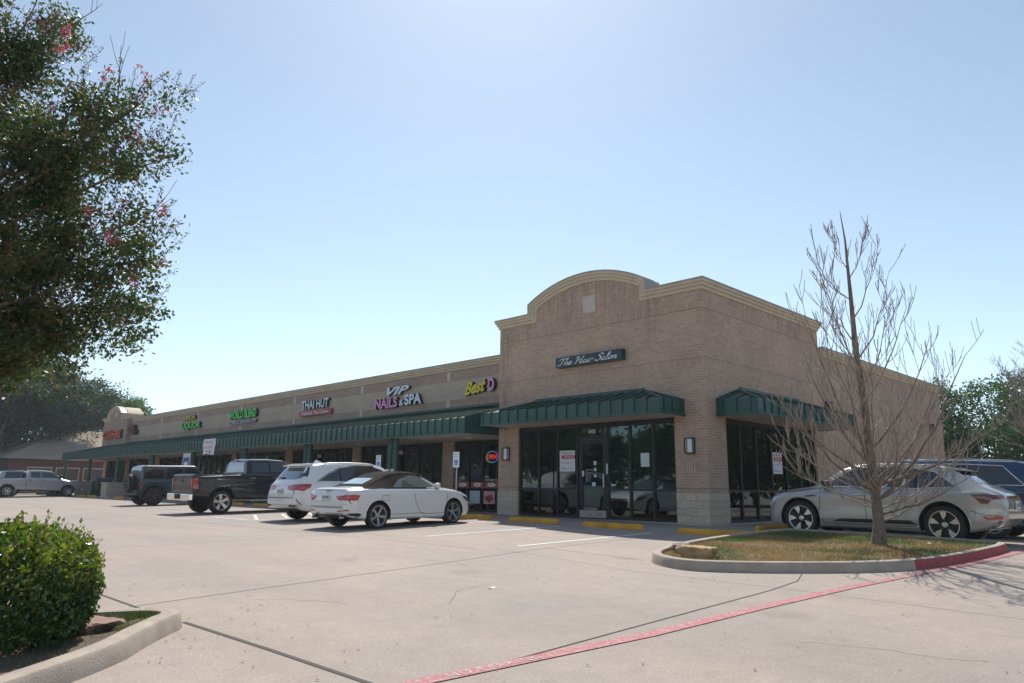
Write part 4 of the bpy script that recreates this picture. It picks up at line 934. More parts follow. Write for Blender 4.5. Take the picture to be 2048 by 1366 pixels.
# the bare ornamental tree on the island
def bare_tree():
    rg = np.random.default_rng(21); D0 = 13.75; B = Vector((5.42, -3.35, zg(5.4, -3.4)+.06))
    tr = empty('bare_tree', tuple(B), 0, 'leafless young tree with pale upswept twigs on the grassy corner island', 'tree')
    # trunk stations: offset from the foot (m) and radius
    TR = [(0.026, 0.024, 0.008, 0.115), (0.052, -0.06, 0.396, 0.098), (0.074, -0.166, 0.846, 0.088), (0.108, -0.286, 1.386, 0.078), (0.108, -0.411, 1.927, 0.07), (0.142, -0.539, 2.652, 0.062), (0.149, -0.712, 3.284, 0.054), (0.187, -0.883, 3.865, 0.046), (0.235, -1.029, 4.446, 0.036), (0.286, -1.199, 4.972, 0.026), (0.32, -1.318, 5.51, 0.016), (0.323, -1.458, 6.012, 0.006)]
    pts = [Vector(q[:3]) for q in TR]; rad = [q[3] for q in TR]; pts[0] = Vector((0, 0, -.02))
    t = MB(); fl = [Vector((0, 0, -.03)), Vector((0, 0, .05))]; t.tube([fl[0]]+pts[1:], [.15, .098]+rad[2:], 14, 0, cap=False); t.build('trunk', [BARK, TWIG], tr, smooth=60)
    cr = MB()
    # limbs: root, tip (m from the foot), radius
    LIMB = [(0.079, -0.199, 0.981, -0.989, -0.962, 2.413, 0.036), (0.089, -0.279, 1.296, -0.67, -2.25, 2.47, 0.03), (0.068, -0.16, 0.801, -0.606, -2.156, 1.346, 0.028), (0.094, -0.325, 1.476, -0.675, -1.104, 3.518, 0.034), (0.093, -0.147, 0.846, 1.6, 0.346, 3.44, 0.048), (0.11, -0.207, 1.116, 1.935, 0.338, 2.114, 0.04), (0.063, -0.1, 0.576, 1.699, -0.113, 1.333, 0.03), (0.066, -0.212, 0.98, 0.85, 1.291, 3.061, 0.036), (0.117, -0.379, 1.746, 1.144, 0.204, 3.852, 0.032), (0.098, -0.385, 1.701, -0.268, -1.86, 4.052, 0.03), (0.126, -0.498, 2.196, -0.435, -0.811, 4.359, 0.026), (0.161, -0.591, 2.646, 1.085, -0.824, 4.198, 0.028), (0.169, -0.737, 3.186, -0.194, -1.406, 5.268, 0.024), (0.173, -0.784, 3.366, 0.665, -0.191, 5.067, 0.022), (0.177, -0.856, 3.636, 0.121, -1.893, 4.53, 0.018), (0.212, -0.95, 4.086, 0.791, -1.158, 5.343, 0.018), (0.235, -1.029, 4.446, -0.259, -1.336, 5.299, 0.015), (0.257, -1.109, 4.806, 0.497, -0.837, 5.717, 0.013), (0.268, -1.149, 4.986, 0.213, -1.667, 5.59, 0.011), (0.096, -0.246, 1.206, 0.494, -2.255, 3.052, 0.03), (0.119, -0.326, 1.566, -0.114, 0.717, 3.697, 0.03), (0.073, -0.193, 0.936, 1.096, -1.702, 2.227, 0.028), (0.078, -0.226, 1.071, -1.345, -0.589, 1.875, 0.026), (0.071, -0.054, 0.441, 1.322, 0.059, 1.426, 0.024), (0.109, -0.233, 1.206, 1.007, 1.409, 3.207, 0.03), (0.117, -0.379, 1.746, 0.057, -2.227, 2.932, 0.026), (0.158, -0.671, 2.916, -0.327, -0.123, 4.362, 0.022), (0.159, -0.644, 2.826, 1.002, -1.561, 3.946, 0.022), (0.082, -0.12, 0.711, -0.914, -0.225, 1.111, 0.024), (0.086, -0.18, 0.936, -1.104, -1.399, 2.013, 0.028), (0.093, -0.147, 0.846, 0.733, 1.645, 1.914, 0.03), (0.088, -0.1, 0.666, 1.282, 1.34, 1.881, 0.028), (0.096, -0.273, 1.296, 1.253, -1.165, 2.426, 0.026), (0.107, -0.312, 1.476, -0.779, -0.009, 2.871, 0.026), (0.079, -0.199, 0.981, 0.469, -2.406, 1.969, 0.024), (0.086, -0.18, 0.936, 0.01, 1.919, 1.951, 0.024)]
    for *q6, r in LIMB:
        A, E = Vector(q6[:3]), Vector(q6[3:]); Mm = A+(E-A)*.58-Vector((0, 0, (E.z-A.z)*.30)); pp = []
        for k in range(9): s_ = k/8; q = A*(1-s_)**2+Mm*2*s_*(1-s_)+E*s_*s_; pp.append(q+Vector(rg.normal(size=3))*.012*(k > 0))
        rr = [max(.004, r*.82*(1-.85*k/8)) for k in range(9)]; cr.tube(pp, rr, 7, 1 if r < .03 else 0, cap=False)
        L = (E-A).length
        for k in range(1, 9):
            for j in range(2 if k in (4, 6, 7) else 1):
                if rg.random() < .18: continue
                dd = (pp[k]-pp[k-1]).normalized(); s_ = Vector(rg.normal(size=3)); s_ = (s_-dd*s_.dot(dd)).normalized()
                nd = dd*.75+s_*.75+Vector((0, 0, .35)); branch(cr, pp[k].copy(), nd, L*rg.uniform(.2, .36)*(1.15-.5*k/8)+.09, max(.006, rr[k]*.62), 1, rg, .0048, 5, None, (2, 5), .8, .7, 5)
    cr.build('crown', [BARK, TWIG], tr, smooth=60)
bare_tree()

# leafy crown: clumps of leaves through a volume
def crown(name, blobs, n, size, m, parent, rg, shell=.55, aspect=.55, sub=.32, clump=60, up=None):
    """blobs [(c, r(3))]; leaves gathered round random clump centres in each ellipsoid so gaps stay open"""
    vol = np.array([r[0]*r[1]*r[2] for c, r in blobs]); k = rg.choice(len(blobs), size=max(4, n//clump), p=vol/vol.sum()); cs = []
    for i in k:
        c, r = blobs[i]; d = rg.normal(size=3); d /= np.linalg.norm(d); q = (shell+(1-shell)*rg.random()) if rg.random() < .8 else rg.random()**.5
        cs.append(np.array(c)+d*np.array(r)*q)
    cs = np.array(cs); idx = rg.integers(0, len(cs), n); off = np.clip(rg.normal(size=(n, 3)), -1.7, 1.7); off *= (sub*rg.uniform(.35, 1.1, len(cs))[idx])[:, None]*np.array([1, 1, .72]); C = cs[idx]+off
    return fast_mesh(name, leaves(C, size, rg, aspect, up), 4, m, parent), cs
# crape myrtle overhanging from the left
def myrtle():
    rg = np.random.default_rng(4); B = Vector((-.75, -19.6, -.4))
    tr = empty('crape_myrtle', tuple(B), 0, 'dark leafy flowering tree with pink blossom spikes filling the upper left', 'tree')
    G = leaf_mat('myrtle_leaf', [(.026, .065, .026), (.045, .095, .035), (.07, .105, .035), (.04, .08, .035), (.13, .09, .04), (.15, .13, .035)], .42, .45); POD = mat('seed_pod', (.13, .07, .04), .8); FL = leaf_mat('pink_blossom', [(.55, .10, .18), (.65, .16, .26)], .3)
    wd = MB(); tips = []; main = [(.2, .3), (-.3, .2), (.1, -.3), (.35, -.1)]
    # ends of the main boughs, metres from the foot
    T_ = [(0.459, 2.68, 6.981), (1.28, 3.152, 6.204), (1.014, 3.493, 7.115), (1.495, 3.73, 5.951), (1.918, 3.956, 5.643), (1.468, 4.103, 6.076), (1.902, 4.226, 5.145), (0.939, 4.175, 5.471), (1.834, 3.488, 4.953), (1.976, 4.348, 4.471), (1.357, 4.487, 4.329), (1.652, 4.159, 3.986), (1.795, 3.962, 3.661), (0.24, 3.752, 4.478), (1.297, 4.231, 3.49), (1.417, 4.145, 3.201), (1.033, 3.967, 2.974), (1.015, 3.552, 3.35), (0.752, 3.805, 3.052), (0.674, 3.237, 4.771), (-0.308, 2.865, 5.648), (0.548, 2.743, 4.023), (0.293, 2.963, 3.364), (1.381, 2.895, 6.445), (-0.245, 3.359, 6.175), (-0.314, 2.23, 6.838), (0.062, 4.056, 4.817), (0.568, 3.437, 2.677)]
    INNER = [1, 1, 0, 0, 0, 0, 0, 0, 0, 0, 0, 0, 0, 1, 0, 0, 0, 1, 1, 1, 1, 1, 1, 1, 1, 1, 0, 1]
    root = Vector((0, 0, -.05)); sp = [Vector((.25, .3, 2.2)), Vector((-.3, .5, 2.0)), Vector((.1, -.2, 2.3)), Vector((.5, .1, 1.9))]
    for s_ in sp: wd.tube([root+Vector((s_.x*.2, s_.y*.2, 0)), root+Vector((s_.x*.6, s_.y*.5, 1.1)), s_], [.09, .07, .055], 10, 0, cap=False)
    blobs = []
    for E, inner in zip(map(Vector, T_), INNER):
        s_ = min(sp, key=lambda q: (q-E).length); mid = s_.lerp(E, .5)+Vector((0, 0, -.25))
        pp = [s_*(1-t)**2+mid*2*t*(1-t)+E*t*t for t in [k/7 for k in range(8)]]; wd.tube(pp, [.05*(1-.85*k/7)+.005 for k in range(8)], 7, 0, cap=False)
        for k in range(3, 8): branch(wd, pp[k].copy(), (pp[k]-pp[k-1]).normalized()+Vector(rg.normal(size=3))*.5, rg.uniform(.4, .8), .012, 1, rg, .003, 4, tips, (2, 4), .4, .6, 5)
        blobs.append((tuple(E), (.40, .40, .34))); side = Vector(rg.normal(size=3))*.42
        blobs.append((tuple(E+side), (.30, .30, .26))); blobs.append((tuple(E*.82+s_*.18), (.48, .48, .42)))
        if inner: blobs.append((tuple(E*.66+s_*.34+side), (.5, .5, .45)))
    wd.build('trunk', [mat('myrtle_bark', (.22, .14, .10), .7, nscale=5, namt=.3), mat('myrtle_twig', (.16, .09, .06), .8)], tr, smooth=60)
    cr, cs = crown('crown', blobs, 90000, .066, G, tr, rg, .15, .5, .15, 36)
    # flower and seed spikes reaching beyond the leaves, on the sunny outer side
    pods = MB(); fl = []; lf = []; sp_n = 0
    allp = []
    # tips of the outermost flower sprays (m from the foot) and their lean
    allp += [(1.292, 2.876, 7.158, 0.2), (1.591, 3.068, 7.003, 0.3), (1.51, 3.311, 7.053, 0.1), (1.789, 3.395, 6.765, 0.4), (2.06, 3.615, 6.594, 0.5), (1.839, 3.776, 6.61, 0.7), (1.222, 3.618, 7.077, 0.3), (1.571, 3.994, 6.519, 0.2), (1.794, 4.174, 6.532, 0.1), (2.342, 4.191, 6.208, 0.5), (2.235, 4.404, 6.36, 0.9), (2.217, 4.156, 6.11, 0.3), (2.193, 4.16, 5.586, 0.1), (2.379, 4.298, 5.491, 0.5), (2.205, 4.301, 5.303, 0.5), (1.866, 4.741, 5.46, 0.9), (1.818, 4.614, 5.335, 0.8), (1.55, 4.396, 5.058, 0.2), (1.805, 4.646, 5.06, 0.2), (2.357, 4.602, 4.7, 0.3), (2.306, 4.744, 4.494, 0.6), (1.965, 4.835, 4.26, 0.9), (1.758, 4.79, 4.109, 1), (1.369, 4.662, 3.678, 0.9), (1.268, 4.66, 3.428, 0.7), (1.885, 4.443, 3.148, 1.1), (1.205, 4.396, 3.015, 1.3), (1.348, 4.427, 3.682, 0.7), (2.033, 4.628, 4.732, 0.3), (2.16, 4.421, 4.572, 0.2), (1.714, 4.255, 4.779, 0.1), (1.989, 3.766, 5.905, 0.1), (1.357, 3.99, 6.322, 0.2), (1.306, 3.758, 6.672, 0.2), (1.24, 3.225, 7.016, 0), (1.341, 3.041, 7.012, 0), (1.712, 4.827, 4.535, 0.7), (1.818, 4.712, 3.946, 1.1)]
    for k in range(300): b = blobs[rg.integers(0, len(blobs))]; d = rg.normal(size=3); d /= np.linalg.norm(d); d[2] = abs(d[2]); q = np.array(b[0])+d*np.array(b[1])*1.0; allp.append((Vector(q), Vector(d)))
    for it in allp:
        if len(it) == 4:
            tip = Vector(it[:3]); a = it[3]; d = (Rt*math.sin(a)+Vector((0, 0, 1))*math.cos(a)).normalized(); b0 = tip-d*.42
        else: b0, d = it; d = (d+Vector((0, 0, .4))).normalized(); tip = b0+d*.3; b0 = b0-d*.12
        pods.tube([b0, (b0+tip)/2+Vector(rg.normal(size=3))*.01, tip], [.004, .003, .002], 4, 0, cap=False); L = (tip-b0).length
        pink = rg.random() < .13
        for j in range(16):
            t = rg.uniform(.3, 1.); c = b0.lerp(tip, t); s_ = Vector(rg.normal(size=3)).normalized(); rr = .075*(1.15-t)+.012; e = c+(s_+d*.5).normalized()*rr
            pods.tube([c, e], [.0018, .0015], 3, 0, cap=False)
            if pink and t > .5: fl.append(tuple(e))
            else:
                r_ = .0085; i = len(pods.v); pods.v += [tuple(e+Vector(o)*r_) for o in ((1,0,0),(-1,0,0),(0,1,0),(0,-1,0),(0,0,1),(0,0,-1))]
                for q in ((0,2,4),(2,1,4),(1,3,4),(3,0,4),(2,0,5),(1,2,5),(3,1,5),(0,3,5)): pods.f.append([i+k_ for k_ in q]); pods.m.append(0)
        for j in range(10): t = rg.uniform(0, .55); lf.append(tuple(b0.lerp(tip, t)+Vector(rg.normal(size=3))*.035))
    pods.build('seed_spike', POD, tr, fixn=False); fl = np.array(fl); fl = np.repeat(fl, 9, 0)+rg.normal(size=(len(fl)*9, 3))*.012
    fast_mesh('blossom', leaves(fl, .024, rg, .8), 4, FL, tr); fast_mesh('spray_leaf', leaves(np.array(lf), .058, rg, .5), 4, G, tr)
myrtle()
# clipped bush on the near median
def bush():
    rg = np.random.default_rng(8); c = Vector((3.14, -16.86, 0)); B = Vector((c.x, c.y, zg(c.x, c.y)+.07)); tr = empty('hedge_bush', tuple(B), 0, 'rounded clipped evergreen bush with yellow green new leaves on the near median', 'bush')
    G = leaf_mat('bush_leaf', [(.02, .05, .012), (.035, .085, .015), (.05, .11, .02), (.09, .14, .02)], .22, .28, .6); GY = leaf_mat('bush_new_leaf', [(.17, .24, .02), (.26, .30, .03), (.11, .19, .02), (.22, .14, .04)], .35, .3, .5)
    w_ = MB()
    for k in range(14): branch(w_, Vector((rg.normal()*.12, rg.normal()*.12, 0)), Vector((rg.normal()*.6, rg.normal()*.6, 1)), .7, .018, 2, rg, .004, 5, None, (3, 5), .1, .7, 5)
    w_.build('stem', BARK, tr)
    N = 46000; u = rg.normal(size=(N, 3)); u /= np.linalg.norm(u, axis=1)[:, None]
    R = np.array([.95, .95, .47]); p = 3.2; k = (np.abs(u)**p).sum(1)**(-1/p); rad = k*(.86+.17*rg.random(N)**.7)
    bump = np.array([noise.noise(Vector(q)*2.6)*.09+noise.noise(Vector(q)*7)*.05 for q in u[:]]); P = u*(rad+bump)[:, None]*R; P[:, 2] += .42
    sel = P[:, 2] > .02; P = P[sel]; u = u[sel]
    newg = (P[:, 2] > .52+rg.normal(size=len(P))*.13) & (rg.random(len(P)) < .62) | (rg.random(len(P)) < .05)
    V = leaves(P, .052, rg, .5, .25); o = fast_mesh('foliage', V, 4, [G, GY], tr, newg.astype(int))
    # new shoots poking out
    S_ = []; sh = MB()
    for j in range(330):
        d = rg.normal(size=3); d[2] = abs(d[2])*.9+.15; d /= np.linalg.norm(d); k = (np.abs(d)**p).sum()**(-1/p); q = d*R*k; q[2] += .42; q = q*1.0; dr = d*.5+np.array([0, 0, .8]); dr /= np.linalg.norm(dr); L = rg.uniform(.05, .13)*(1.35 if rg.random() < .08 else 1)
        sh.tube([Vector(q-dr*.03), Vector(q+dr*L)], [.0025, .0015], 3, 0, cap=False)
        for i in range(9): S_.append(q+dr*L*(i/8)+rg.normal(size=3)*.012)
    fast_mesh('new_shoot', leaves(np.array(S_), .046, rg, .5, .5), 4, GY, tr); tag(sh.build('shoot_stem', TWIG, tr), kind='stuff')
bush()

# background trees
def bg_tree(x, y, h, rx, rz, label, cols, n, size, seed, trunk_h=2.5, cat='tree', lean=0, nb=16, trans=.3, gap=.3, z0=0, sub=.5, name='shade_tree'):
    rg = np.random.default_rng(seed); B = (x, y, z0); tr = empty(name, B, 0, label, cat, 'trees around the shops'); G = leaf_mat('leaf_%d' % seed, cols, trans)
    wd = MB(); top = Vector((lean, 0, h*.62)); wd.tube([Vector((0, 0, -.1)), Vector((lean*.2, 0, trunk_h*.5)), Vector((lean*.5, 0, trunk_h)), top], [h*.026, h*.021, h*.017, h*.006], 10, 0, cap=False)
    blobs = []
    for k in range(nb):
        a = rg.uniform(0, 6.28); e = rg.uniform(-.5, 1.); q = Vector((math.cos(a)*rx*rg.uniform(.35, .78)*math.sqrt(max(.2, 1-e*e*.6))+lean, math.sin(a)*rx*rg.uniform(.35, .78)*math.sqrt(max(.2, 1-e*e*.6)), h-rz+e*rz*.72))
        s_ = rg.uniform(.28, .44); blobs.append((tuple(q), (rx*s_, rx*s_, rz*s_*.9))); st_ = Vector((lean*.5, 0, trunk_h+rg.uniform(-.2, .25)*h*.4)); mid = st_.lerp(q, .5)+Vector((0, 0, .1*h))
        wd.tube([st_*(1-t)**2+mid*2*t*(1-t)+q*t*t for t in (0, .25, .5, .75, 1)], [h*.009, h*.008, h*.006, h*.004, h*.002], 6, 0, cap=False)
    wd.build('trunk', BARK, tr, smooth=60); crown('crown', blobs, n, size, G, tr, rg, gap, .6, sub, 55)
    return tr
OAK = [(.02, .045, .025), (.035, .065, .03), (.05, .08, .04), (.03, .055, .03)]; LIME = [(.09, .15, .03), (.14, .20, .05), (.07, .12, .03)]; MAPLE = [(.02, .06, .02), (.04, .10, .03), (.07, .15, .04), (.03, .07, .02)]; DRY = [(.10, .09, .04), (.14, .11, .06), (.06, .08, .03)]
bg_tree(-77, -3.0, 15.0, 7.5, 6.6, 'tall dark live oak at the far left edge behind the silver pickup', OAK, 40000, .26, 101, 3.5, lean=1, nb=22, sub=.7)
bg_tree(-76.5, 2.2, 14.2, 6.2, 5.8, 'spreading dark live oak over the tan house roof', OAK, 38000, .25, 102, 3.4, lean=.6, nb=22, sub=.65)
bg_tree(-83, 7.4, 11.8, 5.0, 4.6, 'live oak behind the far arched end of the shops', OAK, 20000, .26, 103, 3, nb=16, sub=.6)
bg_tree(-88, 2, 13, 9, 6.3, 'dark oak filling the gap behind the house ridge', OAK, 22000, .34, 109, 2.0, nb=20, sub=.9)
bg_tree(-78.5, 10.1, 10.9, 1.9, 2.6, 'lime green lighter tree peeking over the roof right of the far arch', LIME, 5500, .26, 104, 4, nb=12, sub=.4)
bg_tree(-69.5, -6.8, 4.6, 2.6, 2.1, 'small dry olive brown tree at the left edge in front of the oak', DRY, 8000, .16, 105, 1.0, nb=12, sub=.45, name='dry_tree')
bg_tree(-5.5, 32.5, 8.0, 4.4, 4.0, 'dense dark green tree right behind the rear corner of the shops', MAPLE, 26000, .2, 106, 1.5, nb=26, sub=.5, gap=.5)
bg_tree(-.5, 35, 8.2, 4.6, 4.2, 'bright topped green tree between the shops and the right edge', MAPLE, 26000, .2, 107, 1.5, nb=26, sub=.5, gap=.5)
bg_tree(4.5, 33.5, 6.8, 4.2, 3.6, 'green tree behind the leafless tree at the right edge', MAPLE, 18000, .2, 108, 1.2, nb=20, sub=.5, gap=.5)
def bare_bg(x, y, h, seed, label):
    rg = np.random.default_rng(seed); tr = empty('leafless_tree', (x, y, 0), 0, label, 'tree', 'trees around the shops'); t = MB(); t.tube([Vector((0, 0, -.1)), Vector((.1, 0, h*.25)), Vector((0, .1, h*.5)), Vector((.1, 0, h*.95))], [.16, .13, .08, .015], 8, 0, cap=False); t.build('trunk', [BARK, TWIG], tr); c = MB()
    for k in range(34):
        t_ = rg.uniform(.12, .85); a = rg.uniform(0, 6.28); branch(c, Vector((0, 0, h*t_)), Vector((math.cos(a), math.sin(a), .45)), h*.42*(1.15-t_*.7), .05*(1.1-t_), 3, rg, .007, 5, None, (3, 5), .35, .7, 5)
    c.build('crown', [BARK, TWIG], tr)
bare_bg(5.0, 21.5, 7.4, 31, 'leafless grey twiggy tree at the right edge behind the blue car')
# trees and a house across the street, seen only in the window glass
for k, (x, y, h) in enumerate(((-34, -52, 10), (-44, -50, 9.5), (-54, -51, 11), (-64, -50, 10), (-75, -49, 10.5), (-88, -48, 10), (-102, -46, 11), (-118, -44, 10), (-24, -54, 9), (-10, -57, 10), (6, -60, 8.5), (13, 37, 8), (19, 40, 9), (26, 44, 8.5), (15.5, 30, 6.5), (34, 40, 9), (46, 20, 9), (44, -6, 7.5), (-78, -33, 9), (-90, -32, 9.5), (-103, -31, 9), (-118, -30, 10), (-135, -30, 9.5), (-155, -30, 10))):
    bg_tree(x, y, h, 5.8, h*.52, 'green tree standing out of the frame, seen in the window glass', MAPLE, 9000, .5, 200+k, .5, nb=20, sub=1.0, z0=zg(x, y))

# ------------------------------------------------------------------ the house beyond
hr = empty('brick_house', (-74, 6, 0), 0, 'single storey dark brick house with a wide tan shingle hip roof behind the far awning', 'house')
m_ = MB(); m_.box((-9, -9, 0), (5, 9, 3.05)); m_.build('wall', brick_mat('red_brick', (.15, .055, .045), (.10, .04, .035), (.16, .10, .09)), hr)
g = NT('shingle'); geo = g.n('NewGeometry'); n_ = g.n('TexNoise', {'Vector': geo.outputs['Position'], 'Scale': 7., 'Detail': 6.}); g.set(Base_Color=g.ramp(n_.outputs[0], [(.3, (.27, .215, .17)), (.7, (.40, .33, .27))]), Roughness=.95)
m_ = MB(); e = .7; z0, z1 = 3.05, 6.3; a, b = (-9-e, -9-e), (5+e, 9+e); c1, c2 = (-2, -3.2), (-2, 3.2)
m_.v = [(a[0], a[1], z0), (b[0], a[1], z0), (b[0], b[1], z0), (a[0], b[1], z0), (-2, -3.0, z1), (-2, 3.0, z1)]; m_.f = [[0, 1, 4], [1, 2, 5, 4], [2, 3, 5], [3, 0, 4, 5], [3, 2, 1, 0]]; m_.m = [0]*5; m_.build('roof', g.m, hr)
for yy in (-6.5, -4.2, -1.9):
    m_ = MB(); m_.box((5, yy-1.0, 1.1), (5.04, yy+1.0, 2.35)); f_ = m_.build('window', mat('window_cream', (.5, .46, .4), .6), hr); m_ = MB(); m_.box((5.041, yy-.92, 1.2), (5.06, yy+.92, 2.25)); m_.build('pane', GLASS, f_)
fn_ = empty('wood_fence', (-80, -14, 0), 0, 'weathered wooden fence at the far left behind the dry tree', 'fence'); m_ = MB()
for k in range(110): m_.box((0, k*.15-8, 0), (.03, k*.15-8+.14, 1.85+.03*math.sin(k*7)))
m_.build('fence_board', mat('fence_wood', (.20, .155, .12), .9, nscale=3, namt=.25), fn_); m_ = MB(); [m_.box((-.05, -8, z), (-.001, 8.4, z+.09)) for z in (.4, 1.4)]; m_.build('fence_rail', MATS['fence_wood'], fn_)
# ------------------------------------------------------------------ vehicles: nose towards local +X, wheels on z = 0
def itp(keys, x): return float(np.interp(x, [k[0] for k in keys], [k[1] for k in keys]))
def sm(keys, x, r):
    if r <= 0: return itp(keys, x)
    return sum(itp(keys, x+r*t)*w_ for t, w_ in ((-1, .12), (-.5, .22), (0, .32), (.5, .22), (1, .12)))
TYRE = mat('tyre_rubber', (.018, .018, .019), .75); WELL = mat('wheel_well', (.012, .012, .012), .9); CHROME = mat('chrome', (.75, .75, .76), .12, 1.); 
CGL = mat('dark_car_glass', (.012, .016, .02), .03, spec=1.0, coat=.6); CGL2 = mat('sunlit_cabin_glass', (.10, .14, .13), .04, spec=.9, coat=.5)  # second glass is opaque; its paler tone paints in the sunlit cabin behind
LRED = mat('tail_lamp_red', (.42, .008, .012), .12, spec=.8, coat=1.); LDRK = mat('tail_lamp_dark', (.12, .004, .012), .12, spec=.8, coat=1.); LCLR = mat('clear_lamp', (.55, .55, .56), .1, spec=.9, coat=1.); SEAM = mat('panel_gap', (.03, .03, .032), .8); PLATE = mat('plate_white', (.62, .64, .66), .5)
def paint(n, c, metal=.0, rough=.32): return mat(n, c, rough, metal, .5, coat=1.)
class Car:
    def __init__(s, root, L0, L1, W, wb, tr, keys, arch=None, sm_=.05, body_mat=None, nst=110, af=0.0, sharp=30, archf=None):
        s.root = root; s.tr = tr; s.W = W; s.fx, s.rx = wb/2, -wb/2; K = keys; r = arch or tr+.055
        xs = list(np.linspace(L0, L1, nst)); xs += [L0+.012, L0+.03, L0+.06, L0+.1, L1-.012, L1-.03, L1-.06, L1-.1]; xs = sorted(set(xs)); mb = MB(); rings = []
        for x in xs:
            S_ = lambda k: sm(K[k], x, sm_ if k != 'w' else .03)
            zt, zb, w, we = S_('zt'), S_('zb'), S_('w')*W/2, S_('we')*W/2; zu = S_('zu'); dr = S_('dr') if 'dr' in K else .06
            zb = min(zb, zt-.03); ze = max(zb+.01, zt-dr); zm = zu+(zb-zu)*.45; cr_ = .012
            h = [(0, zu), (.6*w, zu), (.93*w, zu+.005), (.975*w, zu+.05), (.99*w, zu+.14), (w*1.0, zm*.6+zu*.4+.02), (w*.983, zm+(zb-zm)*.12), (w*.986, zm+(zb-zm)*.5), (w*1.0, zb-.10), (w*.992, zb-.06), (w*.968, zb-.012)]
            b0 = (w*.945, zb+.004); e0 = (we, ze); bul = .012*min(1, (ze-zb)/.3)
            h += [b0]
            for t in (.08, .3, .55, .8): h.append((b0[0]+(e0[0]-b0[0])*t+bul*4*t*(1-t), b0[1]+(e0[1]-b0[1])*t))
            h += [e0, (we*.955, ze+(zt-ze)*.45), (we*.86, ze+(zt-ze)*.72), (we*.55, zt-.1*(zt-ze)), (0, zt)]
            full = [(y, z) for y, z in h]+[(-y, z) for y, z in h[-2:0:-1]]
            rings.append([(x, y, z) for y, z in full])
        N = len(rings[0])
        for q in rings: mb.v += q
        for j in range(len(rings)-1):
            for k in range(N): mb.f.append([j*N+k, j*N+(k+1) % N, (j+1)*N+(k+1) % N, (j+1)*N+k]); mb.m.append(0)
        mb.f += [list(range(N)), list(range((len(rings)-1)*N, len(rings)*N))[::-1]]; mb.m += [0, 0]
        s.archr = r; o = mb.build('body', [body_mat, WELL], root); cut = []
        ar = {s.fx: (archf or r), s.rx: r}
        for ax in (s.fx, s.rx):
            c = MB(); ra = ar[ax]
            for sd_ in (1, -1):
                pts = [(ax+ra*math.cos(a), tr+ra*math.sin(a)) for a in np.linspace(0, 2*math.pi, 40)[:-1]]
                c.prism(pts, lambda a, z, t: (a, t, z), sd_*(W/2-.29), sd_*(W/2+.3))
            co = c.build('cut', [WELL], root); cut.append(co)
            m_ = o.modifiers.new('b', 'BOOLEAN'); m_.operation = 'DIFFERENCE'; m_.solver = 'EXACT'; m_.object = co
        bpy.context.view_layer.update(); me = bpy.data.meshes.new_from_object(o.evaluated_get(bpy.context.evaluated_depsgraph_get())); o.modifiers.clear(); o.data = me
        for co in cut: bpy.data.objects.remove(co)
        me.materials.clear(); me.materials.append(body_mat); me.materials.append(WELL)
        for p in me.polygons:
            c = p.center; p.material_index = 0
            for ax in (s.fx, s.rx):
                if math.hypot(c.x-ax, c.z-tr) < ar[ax]+.003 and abs(c.y) < W/2-.02 and abs(c.y) > W/2-.33 and (abs(p.normal.y) > .9 and abs(c.y) < W/2-.2 or abs(math.hypot(c.x-ax, c.z-tr)-ar[ax]) < .02): p.material_index = 1
            if p.normal.z < -.9 and c.z < .5: p.material_index = 1
        me.polygons.foreach_set('use_smooth', [True]*len(me.polygons)); me.set_sharp_from_angle(angle=R_(sharp))
        s.body = o; s.bvh = BVHTree.FromPolygons([v.co for v in me.vertices], [list(p.vertices) for p in me.polygons])
    def cast(s, ax, a, b, sd_=1):
        if ax == 'side': o, d = Vector((a, sd_*3, b)), Vector((0, -sd_, 0))
        elif ax == 'rear': o, d = Vector((-6, a, b)), Vector((1, 0, 0))
        elif ax == 'front': o, d = Vector((6, a, b)), Vector((-1, 0, 0))
        else: o, d = Vector((a, b, 5)), Vector((0, 0, -1))
        h = s.bvh.ray_cast(o, d)
        if h[0] is None: h = s.bvh.find_nearest(o+d*(3-s.W/2 if ax == 'side' else 6-2.3 if ax in ('rear', 'front') else 3.5))
        return h[0], h[1]
    def patch(s, name, poly, m, ax='side', sides=(1, -1), off=.004, grid=.06, parent=None):
        xs = [p[0] for p in poly]; ys = [p[1] for p in poly]; P = []
        for i, p in enumerate(poly):
            q = poly[(i+1) % len(poly)]; n = max(1, int(math.hypot(q[0]-p[0], q[1]-p[1])/grid)); P += [(p[0]+(q[0]-p[0])*k/n, p[1]+(q[1]-p[1])*k/n) for k in range(n)]
        nb = len(P); pv = [Vector(p) for p in P]; gx = np.arange(min(xs)+grid/2, max(xs), grid); gy = np.arange(min(ys)+grid/2, max(ys), grid)
        G = [Vector((a, b)) for a in gx for b in gy if inside(pv, a, b) and min((Vector((a, b))-q).length for q in pv) > grid*.35]
        vv, _, ff, *_r = delaunay_2d_cdt(pv+G, [], [list(range(nb))], 1, 1e-5); out = []
        for sd_ in (sides if ax == 'side' else (1,)):
            mb = MB()
            for v in vv:
                h, n = s.cast(ax, v.x, v.y, sd_)
                if ax == 'side': 
                    if n.y*sd_ < 0: n = -n
                    n = (n+Vector((0, sd_*.5, 0))).normalized()
                elif ax in ('rear', 'front'): n = (n*(1 if n.x*(-1 if ax == 'rear' else 1) > 0 else -1)+Vector(((-1 if ax == 'rear' else 1)*.5, 0, 0))).normalized()
                mb.v.append(tuple(h+n*off))
            mb.f = [list(f) for f in ff]; mb.m = [0]*len(ff); o = mb.build(name, m, parent or s.root, fixn=False)
            o.data.polygons.foreach_set('use_smooth', [True]*len(o.data.polygons)); out.append(o)
        return out
